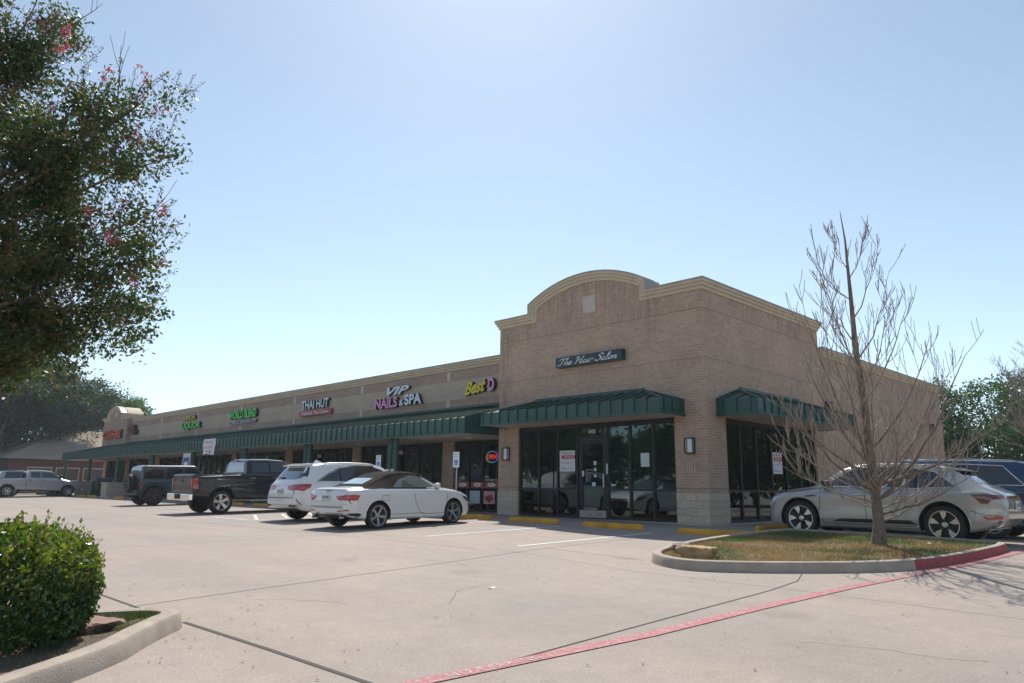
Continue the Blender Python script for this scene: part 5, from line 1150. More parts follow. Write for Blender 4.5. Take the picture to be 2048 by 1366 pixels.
    def line(s, pts, w=.012, m=None, ax='side', sides=(1, -1), off=.003, name='door_seam', parent=None):
        for sd_ in (sides if ax == 'side' else (1,)):
            mb = MB(); P = []
            for (a, b), (c, d) in zip(pts, pts[1:]):
                n = max(1, int(math.hypot(c-a, d-b)/.06)); P += [(a+(c-a)*k/n, b+(d-b)*k/n) for k in range(n)]
            P.append(pts[-1]); 
            for i, p in enumerate(P):
                a, b = P[max(0, i-1)], P[min(len(P)-1, i+1)]; dx, dy = b[0]-a[0], b[1]-a[1]; l = math.hypot(dx, dy) or 1
                for t in (1, -1):
                    h, n = s.cast(ax, p[0]-dy/l*w/2*t, p[1]+dx/l*w/2*t, sd_); dirn = {'side': Vector((0, sd_, 0)), 'rear': Vector((-1, 0, 0)), 'front': Vector((1, 0, 0)), 'top': Vector((0, 0, 1))}[ax]; mb.v.append(tuple(h+dirn*off))
            for i in range(len(P)-1): mb.f.append([2*i, 2*i+1, 2*i+3, 2*i+2]); mb.m.append(0)
            mb.build(name, m or SEAM, parent or s.body, fixn=False)
    def bar(s, pts, r, m, ax='side', sides=(1, -1), name='trim', lift=0., parent=None):
        for sd_ in (sides if ax == 'side' else (1,)):
            P = []
            for (a, b), (c, d) in zip(pts, pts[1:]):
                n = max(1, int(math.hypot(c-a, d-b)/.08)); P += [(a+(c-a)*k/n, b+(d-b)*k/n) for k in range(n)]
            P.append(pts[-1]); Q = []
            dirn = {'side': Vector((0, sd_, 0)), 'rear': Vector((-1, 0, 0)), 'front': Vector((1, 0, 0)), 'top': Vector((0, 0, 1))}[ax]
            for p in P: Q.append(s.cast(ax, p[0], p[1], sd_)[0]+dirn*(r*.4+lift))
            mb = MB(); mb.tube(Q, r, 6); mb.build(name, m, parent or s.root, smooth=60)
    def wheels(s, rimr, style, rim_m, tw=.23, hub=None, dark=None, inset=.015):
        t = MB(); R, ri = s.tr, rimr+.012; w2 = tw/2
        t.lathe([(ri, -w2*.8), (ri+.02, -w2*.97), (R*.93, -w2), (R*.985, -w2*.82), (R, -w2*.6), (R, w2*.6), (R*.985, w2*.82), (R*.93, w2), (ri+.02, w2*.97), (ri, w2*.8), (ri-.01, w2*.2), (ri-.01, -w2*.2), (ri, -w2*.8)], 40)
        rm = MB(); bk = MB(); bk.lathe([(0, .0), (ri-.012, .0)], 32); bk.lathe([(0, w2*.05), (.17*rimr/.24, w2*.05), (.17*rimr/.24, w2*.12), (0, w2*.12)], 24)
        rm.lathe([(ri+.002, w2*.82), (ri+.006, w2*.9), (ri-.012, w2*.88), (ri-.03, w2*.5), (ri-.03, -w2*.2)], 40)
        def spoke(a0, r0, r1, w0, w1, y0, y1, mb_=rm, th=.03):
            ca, sa = math.cos(a0), math.sin(a0); P = []
            for r, w_, y in ((r0, w0, y0), ((r0+r1)/2, (w0+w1)/2*.96, (y0+y1)/2+.006), (r1, w1, y1)):
                for t_, q in ((-1, 0), (1, 0), (1, -th), (-1, -th)):
                    xx, zz = r, t_*w_; P.append((xx*ca-zz*sa, y+q, xx*sa+zz*ca))
            i = len(mb_.v); mb_.v += P
            for j in (0, 4):
                for k in range(4): mb_.f.append([i+j+k, i+j+(k+1) % 4, i+j+4+(k+1) % 4, i+j+4+k]); mb_.m.append(0)
            mb_.f.append([i+3, i+2, i+1, i]); mb_.f.append([i+8, i+9, i+10, i+11]); mb_.m += [0, 0]
        yo, yi = w2*.72, w2*.52
        if style == 'five': [spoke(2*math.pi*k/5+.3, .04, ri-.01, .028, .022, yi, yo) for k in range(5)]; [spoke(2*math.pi*k/5+.3, .05, ri-.01, .012, .045, yi-.005, yo-.012) for k in range(5)]
        elif style == 'ten': [spoke(2*math.pi*k/5+.3+d, .05, ri-.01, .014, .016, yi, yo) for k in range(5) for d in (-.14, .14)]
        elif style == 'six': [spoke(2*math.pi*k/6, .04, ri-.01, .035, .03, yi, yo) for k in range(6)]
        elif style == 'fat5': [spoke(2*math.pi*k/5+.3, .05, ri-.01, .04, .06, yi, yo) for k in range(5)]
        elif style == 'blade':
            dk = MB(); [spoke(2*math.pi*k/5+.3, .04, ri-.01, .03, .024, yi, yo-.01, dk) for k in range(5)]
            for k in range(5):
                a = 2*math.pi*k/5+.3
                for (u0, w0, u1, w1, u2, w2_) in ((.5, .02, 1., .13, 1., .03),):
                    for sg in (1,):
                        pts = [(.42, .03), (.97, .02), (.95, .30), (.80, .22)]; pts = [(r*ri*math.cos(a+t_), r*ri*math.sin(a+t_)) for r, t_ in ((.36, .04), (.98, -.10), (.975, .36), (.70, .40))]
                        rm.prism(pts, lambda p, q, t: (p, t, q), yo-.02, yo+.004); pts = [(r*ri*math.cos(a+t_), r*ri*math.sin(a+t_)) for r, t_ in ((.72, .62), (.97, .52), (.98, .72), (.60, .86))]; dk.prism(pts, lambda p, q, t: (p, t, q), yo-.03, yo-.012)
        rm.lathe([(0, yi+.02), (.045, yi+.016), (.062, yi-.0), (.065, yi-.03)], 20)
        P = None
        for (x, y, flip) in ((s.rx, -1, 1), (s.rx, 1, 0), (s.fx, -1, 1), (s.fx, 1, 0)):
            e = bpy.data.objects.new('wheel', None); COL.objects.link(e); e.parent = s.root; e.location = (x, y*(s.W/2-w2-inset), s.tr); e.rotation_euler = (0, random.uniform(0, 1.2), math.pi if flip else 0)
            if P is None:
                a = t.build('tyre', TYRE, e, smooth=50); b = rm.build('rim', rim_m, e, smooth=35); c = bk.build('brake', mat('brake_dark', (.05, .05, .05), .5, .7), e); P = [a, b, c]
                if style == 'blade': P.append(dk.build('rim_web', mat('rim_dark', (.03, .04, .045), .35, .6), e, smooth=35))
            else:
                for q in P: c = q.copy(); COL.objects.link(c); c.parent = e
    def mirror(s, x, z, m, sz=(.1, .1, .075), off=.09):
        for sd_ in (1, -1):
            h, _n = s.cast('side', x, z, sd_); b = MB(); c = h+Vector((0, sd_*off, .03)); bm = bmesh.new(); bmesh.ops.create_icosphere(bm, subdivisions=3, radius=1)
            for v in bm.verts: q = v.co; v.co = Vector([math.copysign(abs(t)**.6, t) for t in q]); v.co = Vector((v.co.x*sz[0]+(v.co.y*sd_)*-.03, v.co.y*sz[1], v.co.z*sz[2]))+c
            b.v = [tuple(v.co) for v in bm.verts]; b.f = [[v.index for v in f.verts] for f in bm.faces]; b.m = [0]*len(b.f); bm.free(); b.bar(h-Vector((0, sd_*.02, 0)), c-Vector((0, 0, .03)), .05, .03); b.build('side_mirror', m, s.root, smooth=50)
    def handle(s, x, z, m, w_=.2, ln=1):
        for sd_ in (1, -1):
            h, _n = s.cast('side', x, z, sd_); b = MB(); b.obox(h+Vector((0, sd_*.03, 0)), (w_/2, 0, 0), (0, .012, 0), (0, 0, .014)); b.obox(h+Vector((-w_*.42, sd_*.012, 0)), (.015, 0, 0), (0, .02, 0), (0, 0, .012)); b.obox(h+Vector((w_*.42, sd_*.012, 0)), (.015, 0, 0), (0, .02, 0), (0, 0, .012)); b.build('door_handle', m, s.root, bevel=.005)
    def plate(s, z, body, y=0.):
        h, n = s.cast('rear', y, z); e = MB(); e.box((h.x-.03, y-.155, z-.078), (h.x-.012, y+.155, z+.078)); o = e.build('licence_plate', PLATE, s.root, bevel=.004)
        text('plate_lettering', body, (h.x-.031, y+.125, z-.04), (0, -1, 0), Z, .25, .075, .001, [mat('plate_black', (.02, .02, .04), .5)]*2, o, bold=.02)
    def rail(s, pts, m, r=.016, lift=.05):
        for sd_ in (1, -1):
            b = MB(); P = []
            for i, (x, y) in enumerate(pts): q = s.cast('top', x, y*sd_)[0]; P.append(q+Vector((0, 0, 0 if i in (0, len(pts)-1) else lift)))
            b.tube(smooth_path(P, 4), r, 8); b.build('roof_rail', m, s.root, smooth=50)
    def spare(s): pass
def place(name, x, y, rot, label, cat): return empty(name, (x, y, zg(x, y)), R_(rot), label, cat, None)
def tilt(root, dx=0, dy=0): root.rotation_mode = 'XYZ'; root.rotation_euler.x += dx; root.rotation_euler.y += dy

# -- grey-beige electric estate SUV beside the island (nose towards the shops' side window)
def suv_grey():
    r = place('parked_car', 4.47, -.25, 180, 'light grey beige electric SUV with two tone wheels behind the bare tree', 'car'); tilt(r, 0, math.atan(-.012))
    k = dict(zt=[(-2.54, .78), (-2.5, .98), (-2.42, 1.06), (-2.18, 1.16), (-1.62, 1.52), (-1.3, 1.585), (-.6, 1.635), (.1, 1.625), (.55, 1.53), (1.22, 1.13), (1.32, 1.10), (1.8, 1.035), (2.15, .94), (2.3, .82), (2.37, .62)],
             zb=[(-2.54, .72), (-2.45, .95), (-2.2, 1.05), (-1.2, 1.03), (0, 1.0), (1.2, .99), (1.9, .93), (2.2, .82), (2.37, .56)],
             w=[(-2.54, .72), (-2.47, .84), (-2.3, .93), (-2.0, .985), (-1.2, 1), (1.2, 1), (1.8, .985), (2.1, .92), (2.26, .80), (2.37, .62)],
             we=[(-2.54, .66), (-2.2, .80), (-1.62, .62), (-1.0, .63), (.1, .63), (.6, .66), (1.25, .80), (1.9, .76), (2.37, .5)],
             zu=[(-2.54, .55), (-2.35, .36), (-1.9, .25), (1.7, .21), (2.2, .24), (2.37, .34)])
    m = paint('warm_silver_paint', (.385, .372, .352), .25, .25); c = Car(r, -2.54, 2.37, 1.94, 2.93, .385, k, .455, body_mat=m)
    c.patch('side_glass', [(-1.72, 1.12), (-1.30, 1.42), (-.9, 1.50), (-.1, 1.535), (.35, 1.46), (.98, 1.12), (.95, 1.09), (0, 1.085), (-1.0, 1.09)], CGL)
    c.bar([(-1.0, 1.09), (.97, 1.10), (.4, 1.47), (-.1, 1.545), (-.9, 1.51), (-1.32, 1.43), (-1.76, 1.13), (-1.0, 1.09)], .012, CHROME, name='window_trim')
    for x in (.05, -.98): c.line([(x, 1.09), (x+.02*(x < 0), 1.52 if x > -.5 else 1.49)], .05, BLACK, off=.006, name='window_pillar')
    c.patch('rear_glass', [(-.56, 1.50), (.56, 1.50), (.68, 1.20), (-.68, 1.20)], CGL, 'rear'); c.patch('windscreen', [(.62, -.58), (.62, .58), (1.2, .72), (1.2, -.72)], CGL, 'top', off=.006)
    c.line([(.99, 1.09), (1.0, .8), (1.02, .45), (.92, .30)]); c.line([(0.02, 1.08), (.02, .6), (.0, .33)]); c.line([(-1.0, 1.08), (-.99, .85), (-1.12, .55), (-1.15, .32)]); c.line([(.92, .305), (-1.15, .32)], .014); c.line([(2.28, .86), (1.7, 1.0), (1.0, 1.055)], .01)
    c.line([(-1.95, .68), (-2.2, .60), (-2.45, .60)], .01)
    c.patch('rocker_trim', [(.75, .35), (.55, .42), (-.85, .44), (-1.0, .36)], BLACK, off=.012); c.patch('vent_badge', [(1.08, .88), (1.35, .86), (1.32, .89), (1.1, .91)], BLACK)
    c.patch('tail_lamp', [(-1.98, .99), (-2.14, .82), (-2.24, .815), (-2.30, .88), (-2.46, .93), (-2.46, .985), (-2.2, 1.0)], LDRK, off=.01, grid=.04); c.patch('light_bar', [(-.9, .98), (.9, .98), (.9, .925), (-.9, .925)], LRED, 'rear', off=.008); c.patch('lower_reflector', [(-2.14, .575), (-2.46, .59), (-2.46, .535), (-2.22, .52)], LRED, off=.008, grid=.05)
    c.patch('headlight', [(1.98, .86), (2.2, .81), (2.28, .78), (2.27, .64), (2.15, .66)], LCLR, off=.008, grid=.05); c.patch('grille', [(-.55, .78), (.55, .78), (.5, .42), (-.5, .42)], BLACK, 'front'); c.patch('air_inlet', [(2.26, .50), (2.32, .50), (2.31, .38), (2.25, .38)], BLACK, off=.006, grid=.04)
    c.patch('diffuser_trim', [(-2.15, .33), (-2.44, .50), (-2.50, .49), (-2.45, .42), (-2.22, .30)], mat('satin_alloy', (.45, .45, .46), .35, .8), off=.01, grid=.04); c.bar([(-.8, .33), (.8, .33)], .02, MATS['satin_alloy'], 'rear', name='diffuser_trim')
    c.handle(.18, .93, MATS['satin_alloy']); c.handle(-.82, .945, MATS['satin_alloy']); c.mirror(.86, 1.13, BLACK, (.11, .1, .075)); c.rail([(.35, .62), (.2, .62), (-.6, .62), (-1.2, .61), (-1.4, .6)], MATS['satin_alloy'], .014, .035)
    c.wheels(.262, 'blade', mat('rim_polished', (.62, .62, .62), .25, .85), .25); c.plate(.80, 'LKR 4127')
    b = MB(); b.v = [(-1.50, y, z) for y in (-.6, .6) for z in (1.545, 1.50)]+[(-1.82, y, z) for y in (-.52, .52) for z in (1.475, 1.455)]; b.f = [[0, 2, 6, 4], [1, 5, 7, 3], [4, 6, 7, 5], [0, 4, 5, 1], [2, 3, 7, 6], [0, 1, 3, 2]]; b.m = [0]*6; b.build('roof_spoiler', m, r, bevel=.006)
    for ax in (c.fx, c.rx):
        for sd_ in (1, -1):
            P = []
            for a in np.linspace(-.05, math.pi+.05, 22):
                h, n = c.cast('side', ax+.475*math.cos(a), max(.3, .385+.475*math.sin(a)), sd_); P.append(h)
            b = MB(); b.tube(P, .018, 6); b.build('arch_lip', m, r, smooth=60)
suv_grey()
# -- dark blue people carrier behind it
def mpv_blue():
    r = place('parked_car', 4.6, 2.75, 180, 'dark blue people carrier partly hidden behind the grey beige SUV', 'car'); tilt(r, 0, math.atan(-.012))
    k = dict(zt=[(-2.62, .75), (-2.58, 1.15), (-2.5, 1.3), (-2.3, 1.68), (-2.1, 1.76), (-.8, 1.80), (.3, 1.78), (.9, 1.62), (1.7, 1.15), (2.2, 1.0), (2.45, .85), (2.52, .62)],
             zb=[(-2.62, .7), (-2.5, 1.12), (-2, 1.16), (.5, 1.12), (1.6, 1.06), (2.2, .92), (2.52, .56)], w=[(-2.62, .82), (-2.5, .93), (-2.2, .985), (-1.2, 1), (1.2, 1), (1.9, .97), (2.3, .86), (2.52, .62)],
             we=[(-2.62, .8), (-2.3, .70), (-1.0, .72), (.4, .70), (1.2, .74), (1.7, .80), (2.52, .5)], zu=[(-2.62, .4), (-2.2, .28), (1.7, .22), (2.52, .32)])
    m = paint('dark_blue_paint', (.022, .055, .12), .5, .28); c = Car(r, -2.62, 2.52, 2.0, 3.0, .37, k, .44, body_mat=m)
    c.patch('side_glass', [(-2.16, 1.22), (-1.75, 1.62), (-1.0, 1.66), (.4, 1.66), (.85, 1.55), (1.4, 1.18), (0, 1.19)], CGL); c.bar([(-2.2, 1.205), (-1.77, 1.64), (-1.0, 1.68), (.4, 1.68)], .014, CHROME, name='window_trim'); c.bar([(-2.2, 1.205), (1.4, 1.17)], .014, CHROME, name='window_trim')
    c.line([(-2.5, 1.02), (.3, .98)], .03, BLACK, name='slide_rail'); c.line([(-.9, 1.2), (-.9, .4)]); c.line([(.3, 1.2), (.3, .4)]); c.patch('rear_glass', [(-.7, 1.6), (.7, 1.6), (.78, 1.25), (-.78, 1.25)], CGL, 'rear'); c.patch('tail_lamp', [(-2.4, 1.25), (-2.56, 1.2), (-2.58, .9), (-2.45, .95)], LRED, off=.01, grid=.05)
    c.mirror(1.15, 1.16, m); c.wheels(.23, 'ten', mat('rim_silver', (.55, .55, .56), .3, .8)); c.rail([(.4, .66), (.2, .66), (-1, .68), (-1.9, .66), (-2.05, .66)], MATS['satin_alloy'], .014, .03); c.patch('grille', [(-.5, .8), (.5, .8), (.45, .5), (-.45, .5)], BLACK, 'front')
mpv_blue()
# -- white convertible with a brown-black soft top
def cabrio():
    r = place('parked_car', -5.92, -5.97, 94.5, 'white convertible with its dark fabric top up next to the corner shop', 'car'); tilt(r, 0, math.atan(-.022)); 
    k = dict(zt=[(-2.24, .72), (-2.2, .93), (-2.12, 1.0), (-1.75, 1.03), (-1.62, 1.04), (-1.15, 1.22), (-.72, 1.37), (-.35, 1.41), (.05, 1.40), (.35, 1.33), (.98, 1.0), (1.05, .985), (1.6, .91), (1.95, .80), (2.1, .70), (2.18, .55)],
             zb=[(-2.24, .68), (-2.15, .92), (-1.7, .955), (-.5, .95), (.9, .92), (1.6, .84), (2.0, .70), (2.18, .5)], w=[(-2.24, .74), (-2.16, .86), (-1.95, .94), (-1.4, .995), (-.8, 1), (1.0, 1), (1.6, .975), (1.9, .90), (2.06, .80), (2.18, .58)],
             we=[(-2.24, .7), (-1.75, .80), (-1.5, .74), (-.9, .62), (.1, .60), (.4, .64), (1.0, .80), (1.6, .74), (2.18, .5)], zu=[(-2.24, .42), (-2.1, .3), (-1.6, .22), (1.4, .19), (1.9, .21), (2.18, .3)], dr=[(-2.24, .04), (-1.6, .05), (-1, .09), (0, .08), (.9, .06), (2.2, .05)])
    m = paint('white_paint', (.80, .80, .80), 0, .22); SOFT = mat('soft_top_fabric', (.026, .020, .018), .95, spec=.12); c = Car(r, -2.24, 2.18, 1.79, 2.6, .315, k, .375, body_mat=m)
    c.body.data.materials.append(SOFT)
    for p in c.body.data.polygons:
        q = p.center
        if -1.66 < q.x < .3 and q.z > itp(k['zb'], q.x)+.012 and p.material_index == 0: p.material_index = 2
    c.patch('rear_glass', [(-1.5, -.42), (-1.5, .42), (-1.12, .37), (-1.12, -.37)], mat('rear_window_bright', (.35, .42, .44), .05, spec=1., coat=1.), 'top', off=.008)
    c.patch('side_glass', [(-.82, 1.0), (-.52, 1.19), (-.08, 1.295), (.2, 1.265), (.72, 1.01), (.72, .985), (-.3, .985)], CGL2, off=.004, grid=.05); c.patch('windscreen', [(.32, -.55), (.32, .55), (.98, .68), (.98, -.68)], CGL2, 'top', off=.008)
    c.patch('front_seat', [(-.55, 1.0), (-.42, 1.17), (-.3, 1.18), (-.22, 1.08), (-.12, 1.0)], SEAM, off=.007, grid=.05); c.bar([(.24, 1.33), (.5, 1.21), (.85, 1.02)], .02, BLACK, name='windscreen_pillar')
    c.line([(-.15, .96), (-.12, .7), (.02, .4), (.12, .31), (1.02, .3)]); c.line([(1.02, .95), (1.05, .6), (1.02, .3)]); c.line([(-1.72, .955), (-.9, .965), (.9, .95)], .012); c.line([(-1.2, .80), (-.98, .80), (-.98, .68), (-1.2, .68), (-1.2, .80)], .008); c.line([(-1.75, .985), (-2.0, .95)], .01); c.line([(.2, .335), (-.9, .335)], .01)
    c.line([(-.72, .95), (.72, .95), (.78, .63), (.55, .56), (-.55, .56), (-.78, .63), (-.72, .95)], .01, ax='rear')
    c.patch('tail_lamp', [(-1.86, .82), (-2.0, .84), (-2.2, .835), (-2.2, .70), (-1.93, .70)], LRED, off=.009, grid=.04); c.patch('tail_lamp', [(.38, .80), (.80, .83), (.80, .70), (.52, .71)], LRED, 'rear', off=.009, grid=.05); c.patch('tail_lamp', [(-.38, .80), (-.80, .83), (-.80, .70), (-.52, .71)], LRED, 'rear', off=.009, grid=.05)
    c.patch('brake_light', [(-.14, .945), (.14, .945), (.14, .925), (-.14, .925)], LDRK, 'rear', off=.012); c.patch('lower_valance', [(-.78, .36), (.78, .36), (.66, .27), (-.66, .27)], BLACK, 'rear', off=.008); c.patch('lower_valance', [(-1.8, .36), (-1.9, .40), (-2.18, .40), (-2.18, .31), (-1.95, .27)], BLACK, off=.006, grid=.05); c.patch('lower_reflector', [(.42, .455), (.76, .49), (.78, .46), (.5, .43)], LRED, 'rear', off=.008); c.patch('lower_reflector', [(-.42, .455), (-.76, .49), (-.78, .46), (-.5, .43)], LRED, 'rear', off=.008)
    for y in (-.52, .52): b = MB(); b.cyl((-2.2, y, .30), .042, .12, 14, 'x'); b.lathe([(.034, -2.215), (.045, -2.215), (.045, -2.1)], 16, 'z'); b2 = MB(); b2.tube([(-2.25, y, .30), (-2.12, y, .30)], .042, 14, cap=False); b2.build('exhaust_pipe', CHROME, r)
    c.patch('headlight', [(1.62, .74), (1.95, .68), (2.05, .60), (1.95, .56), (1.75, .64)], mat('headlight_dark', (.1, .1, .11), .1, spec=.9, coat=1.), off=.008, grid=.05); c.patch('grille', [(-.45, .62), (.45, .62), (.4, .3), (-.4, .3)], BLACK, 'front')
    c.handle(-.02, .82, m, .18); c.mirror(.72, 1.0, m, (.09, .085, .065), .08); c.wheels(.232, 'five', mat('rim_alloy', (.45, .45, .46), .3, .85), .225); c.plate(.77, 'KJH 4090')
    e = MB(); [e.lathe([(.027+.004*math.cos(a), .004*math.sin(a)) for a in np.linspace(0, 6.283, 7)], 14, 'z', 0, (0, 0, 0)) for _ in (0,)]
    for kx in range(4):
        h, n = c.cast('rear', -.062+.042*kx, .885); b = MB(); b.tube([h+Vector((-.012, .026*math.cos(a), .026*math.sin(a))) for a in np.linspace(0, 2*math.pi, 15)[:-1]], .004, 5, closed=True); b.build('ring_badge', CHROME, r)
cabrio()
# -- white crossover SUV
def suv_white():
    r = place('parked_car', -9.62, -4.95, 90, 'white crossover SUV with red wraparound tail lights behind the convertible', 'car'); tilt(r, 0, math.atan(-.022))
    k = dict(zt=[(-2.45, .80), (-2.42, 1.02), (-2.33, 1.15), (-2.0, 1.56), (-1.85, 1.64), (-1.2, 1.70), (-.5, 1.72), (.2, 1.69), (.65, 1.57), (1.3, 1.14), (1.45, 1.1), (2.0, .98), (2.35, .85), (2.5, .62)],
             zb=[(-2.45, .75), (-2.35, 1.05), (-1.6, 1.10), (0, 1.05), (1.3, 1.01), (2.0, .90), (2.5, .55)], w=[(-2.45, .78), (-2.36, .88), (-2.15, .95), (-1.6, 1), (1.2, 1), (1.8, .98), (2.2, .88), (2.5, .6)],
             we=[(-2.45, .72), (-2.0, .66), (-1.2, .66), (.2, .655), (.7, .68), (1.35, .8), (2.5, .5)], zu=[(-2.45, .42), (-2.2, .32), (-1.8, .26), (1.8, .22), (2.5, .34)])
    m = MATS['white_paint']; c = Car(r, -2.45, 2.5, 1.96, 2.82, .38, k, .45, body_mat=m)
    c.patch('side_glass', [(-1.72, 1.15), (-1.3, 1.38), (-.9, 1.52), (-.3, 1.585), (.2, 1.57), (.55, 1.47), (1.1, 1.13), (0, 1.13)], CGL); c.bar([(-1.8, 1.13), (-1.3, 1.41), (-.92, 1.54), (-.3, 1.60), (.25, 1.58)], .016, mat('bronze_chrome', (.45, .36, .28), .25, .9), name='window_trim'); c.bar([(-1.8, 1.13), (1.1, 1.12)], .01, CHROME, name='window_trim')
    for x in (-1.0, .05): c.line([(x, 1.13), (x+.02, 1.54)], .035, BLACK, off=.006, name='window_pillar')
    c.patch('rear_glass', [(-.56, 1.53), (.56, 1.53), (.70, 1.235), (.5, 1.20), (-.5, 1.20), (-.70, 1.235)], mat('rear_glass_blue', (.02, .05, .09), .03, spec=1., coat=1.), 'rear', off=.006); c.patch('rear_glass_edge', [(-2.06, 1.52), (-1.9, 1.56), (-2.02, 1.30), (-2.22, 1.26)], CGL, off=.005, grid=.05)
    c.patch('tail_lamp', [(-1.98, 1.06), (-2.15, 1.065), (-2.42, 1.05), (-2.42, .90), (-2.2, .88), (-2.02, .98)], LRED, off=.012, grid=.04); c.patch('tail_lamp', [(.38, 1.02), (.84, 1.06), (.88, .93), (.62, .88), (.34, .93)], LRED, 'rear', off=.01, grid=.05); c.patch('tail_lamp', [(-.38, 1.02), (-.84, 1.06), (-.88, .93), (-.62, .88), (-.34, .93)], LRED, 'rear', off=.01, grid=.05)
    c.bar([(-.4, 1.035), (.4, 1.035)], .016, CHROME, 'rear', name='tailgate_trim'); c.line([(-.76, .98), (-.72, .68), (.72, .68), (.76, .98)], .02, ax='rear', name='tailgate_seam'); c.plate(.86, 'DVZ 5521')
    c.patch('lower_bumper', [(-.9, .50), (.9, .50), (.8, .38), (-.8, .38)], mat('bumper_silver', (.50, .50, .51), .35, .6), 'rear', off=.012); c.patch('exhaust_slot', [(.52, .49), (.82, .49), (.78, .44), (.55, .43)], BLACK, 'rear', off=.016); c.patch('exhaust_slot', [(-.52, .49), (-.82, .49), (-.78, .44), (-.55, .43)], BLACK, 'rear', off=.016)
    c.patch('reflector', [(.80, .66), (.83, .66), (.90, .50), (.88, .50)], LRED, 'rear', off=.012, grid=.05); c.patch('reflector', [(-.80, .66), (-.83, .66), (-.90, .50), (-.88, .50)], LRED, 'rear', off=.012, grid=.05)
    c.line([(-.98, 1.1), (-1.0, .8), (-1.1, .55)]); c.line([(.05, 1.1), (.05, .4)]); c.line([(1.12, 1.1), (1.1, .5)]); c.handle(-.8, .98, m); c.handle(.25, .96, m); c.mirror(.95, 1.16, m); c.rail([(.3, .66), (.1, .66), (-.6, .66), (-1.3, .65), (-1.5, .64)], MATS['satin_alloy'], .014, .045)
    b = MB(); b.v = [(-1.80, y, z) for y in (-.62, .62) for z in (1.665, 1.60)]+[(-2.14, y, z) for y in (-.54, .54) for z in (1.60, 1.58)]; b.f = [[0, 2, 6, 4], [1, 5, 7, 3], [4, 6, 7, 5], [0, 4, 5, 1], [2, 3, 7, 6], [0, 1, 3, 2]]; b.m = [0]*6; b.build('roof_spoiler', m, r, bevel=.008)
    b = MB(); b.v = [(-1.35, 0, 1.79), (-1.15, -.03, 1.69), (-1.15, .03, 1.69), (-1.5, 0, 1.69), (-1.45, .03, 1.68), (-1.45, -.03, 1.68)]; b.v = [(-1.36, 0, 1.78), (-1.1, -.02, 1.69), (-1.1, .02, 1.69), (-1.42, -.035, 1.68), (-1.42, .035, 1.68)]; b.f = [[0, 1, 2], [0, 2, 4], [0, 4, 3], [0, 3, 1], [1, 3, 4, 2]]; b.m = [0]*5; b.build('roof_antenna', m, r)
    b = MB(); h, n = c.cast('rear', .18, 1.24); b.bar(h+Vector((-.02, 0, 0)), h+Vector((-.03, .24, .02)), .02, .02); b.cyl(h+Vector((-.04, -.02, 0)), .03, .05, 10, 'x'); b.build('rear_wiper', BLACK, r)
    c.wheels(.25, 'ten', mat('rim_alloy2', (.40, .40, .42), .3, .85)); c.patch('grille', [(-.5, .8), (.5, .8), (.45, .5), (-.45, .5)], BLACK, 'front')
suv_white()
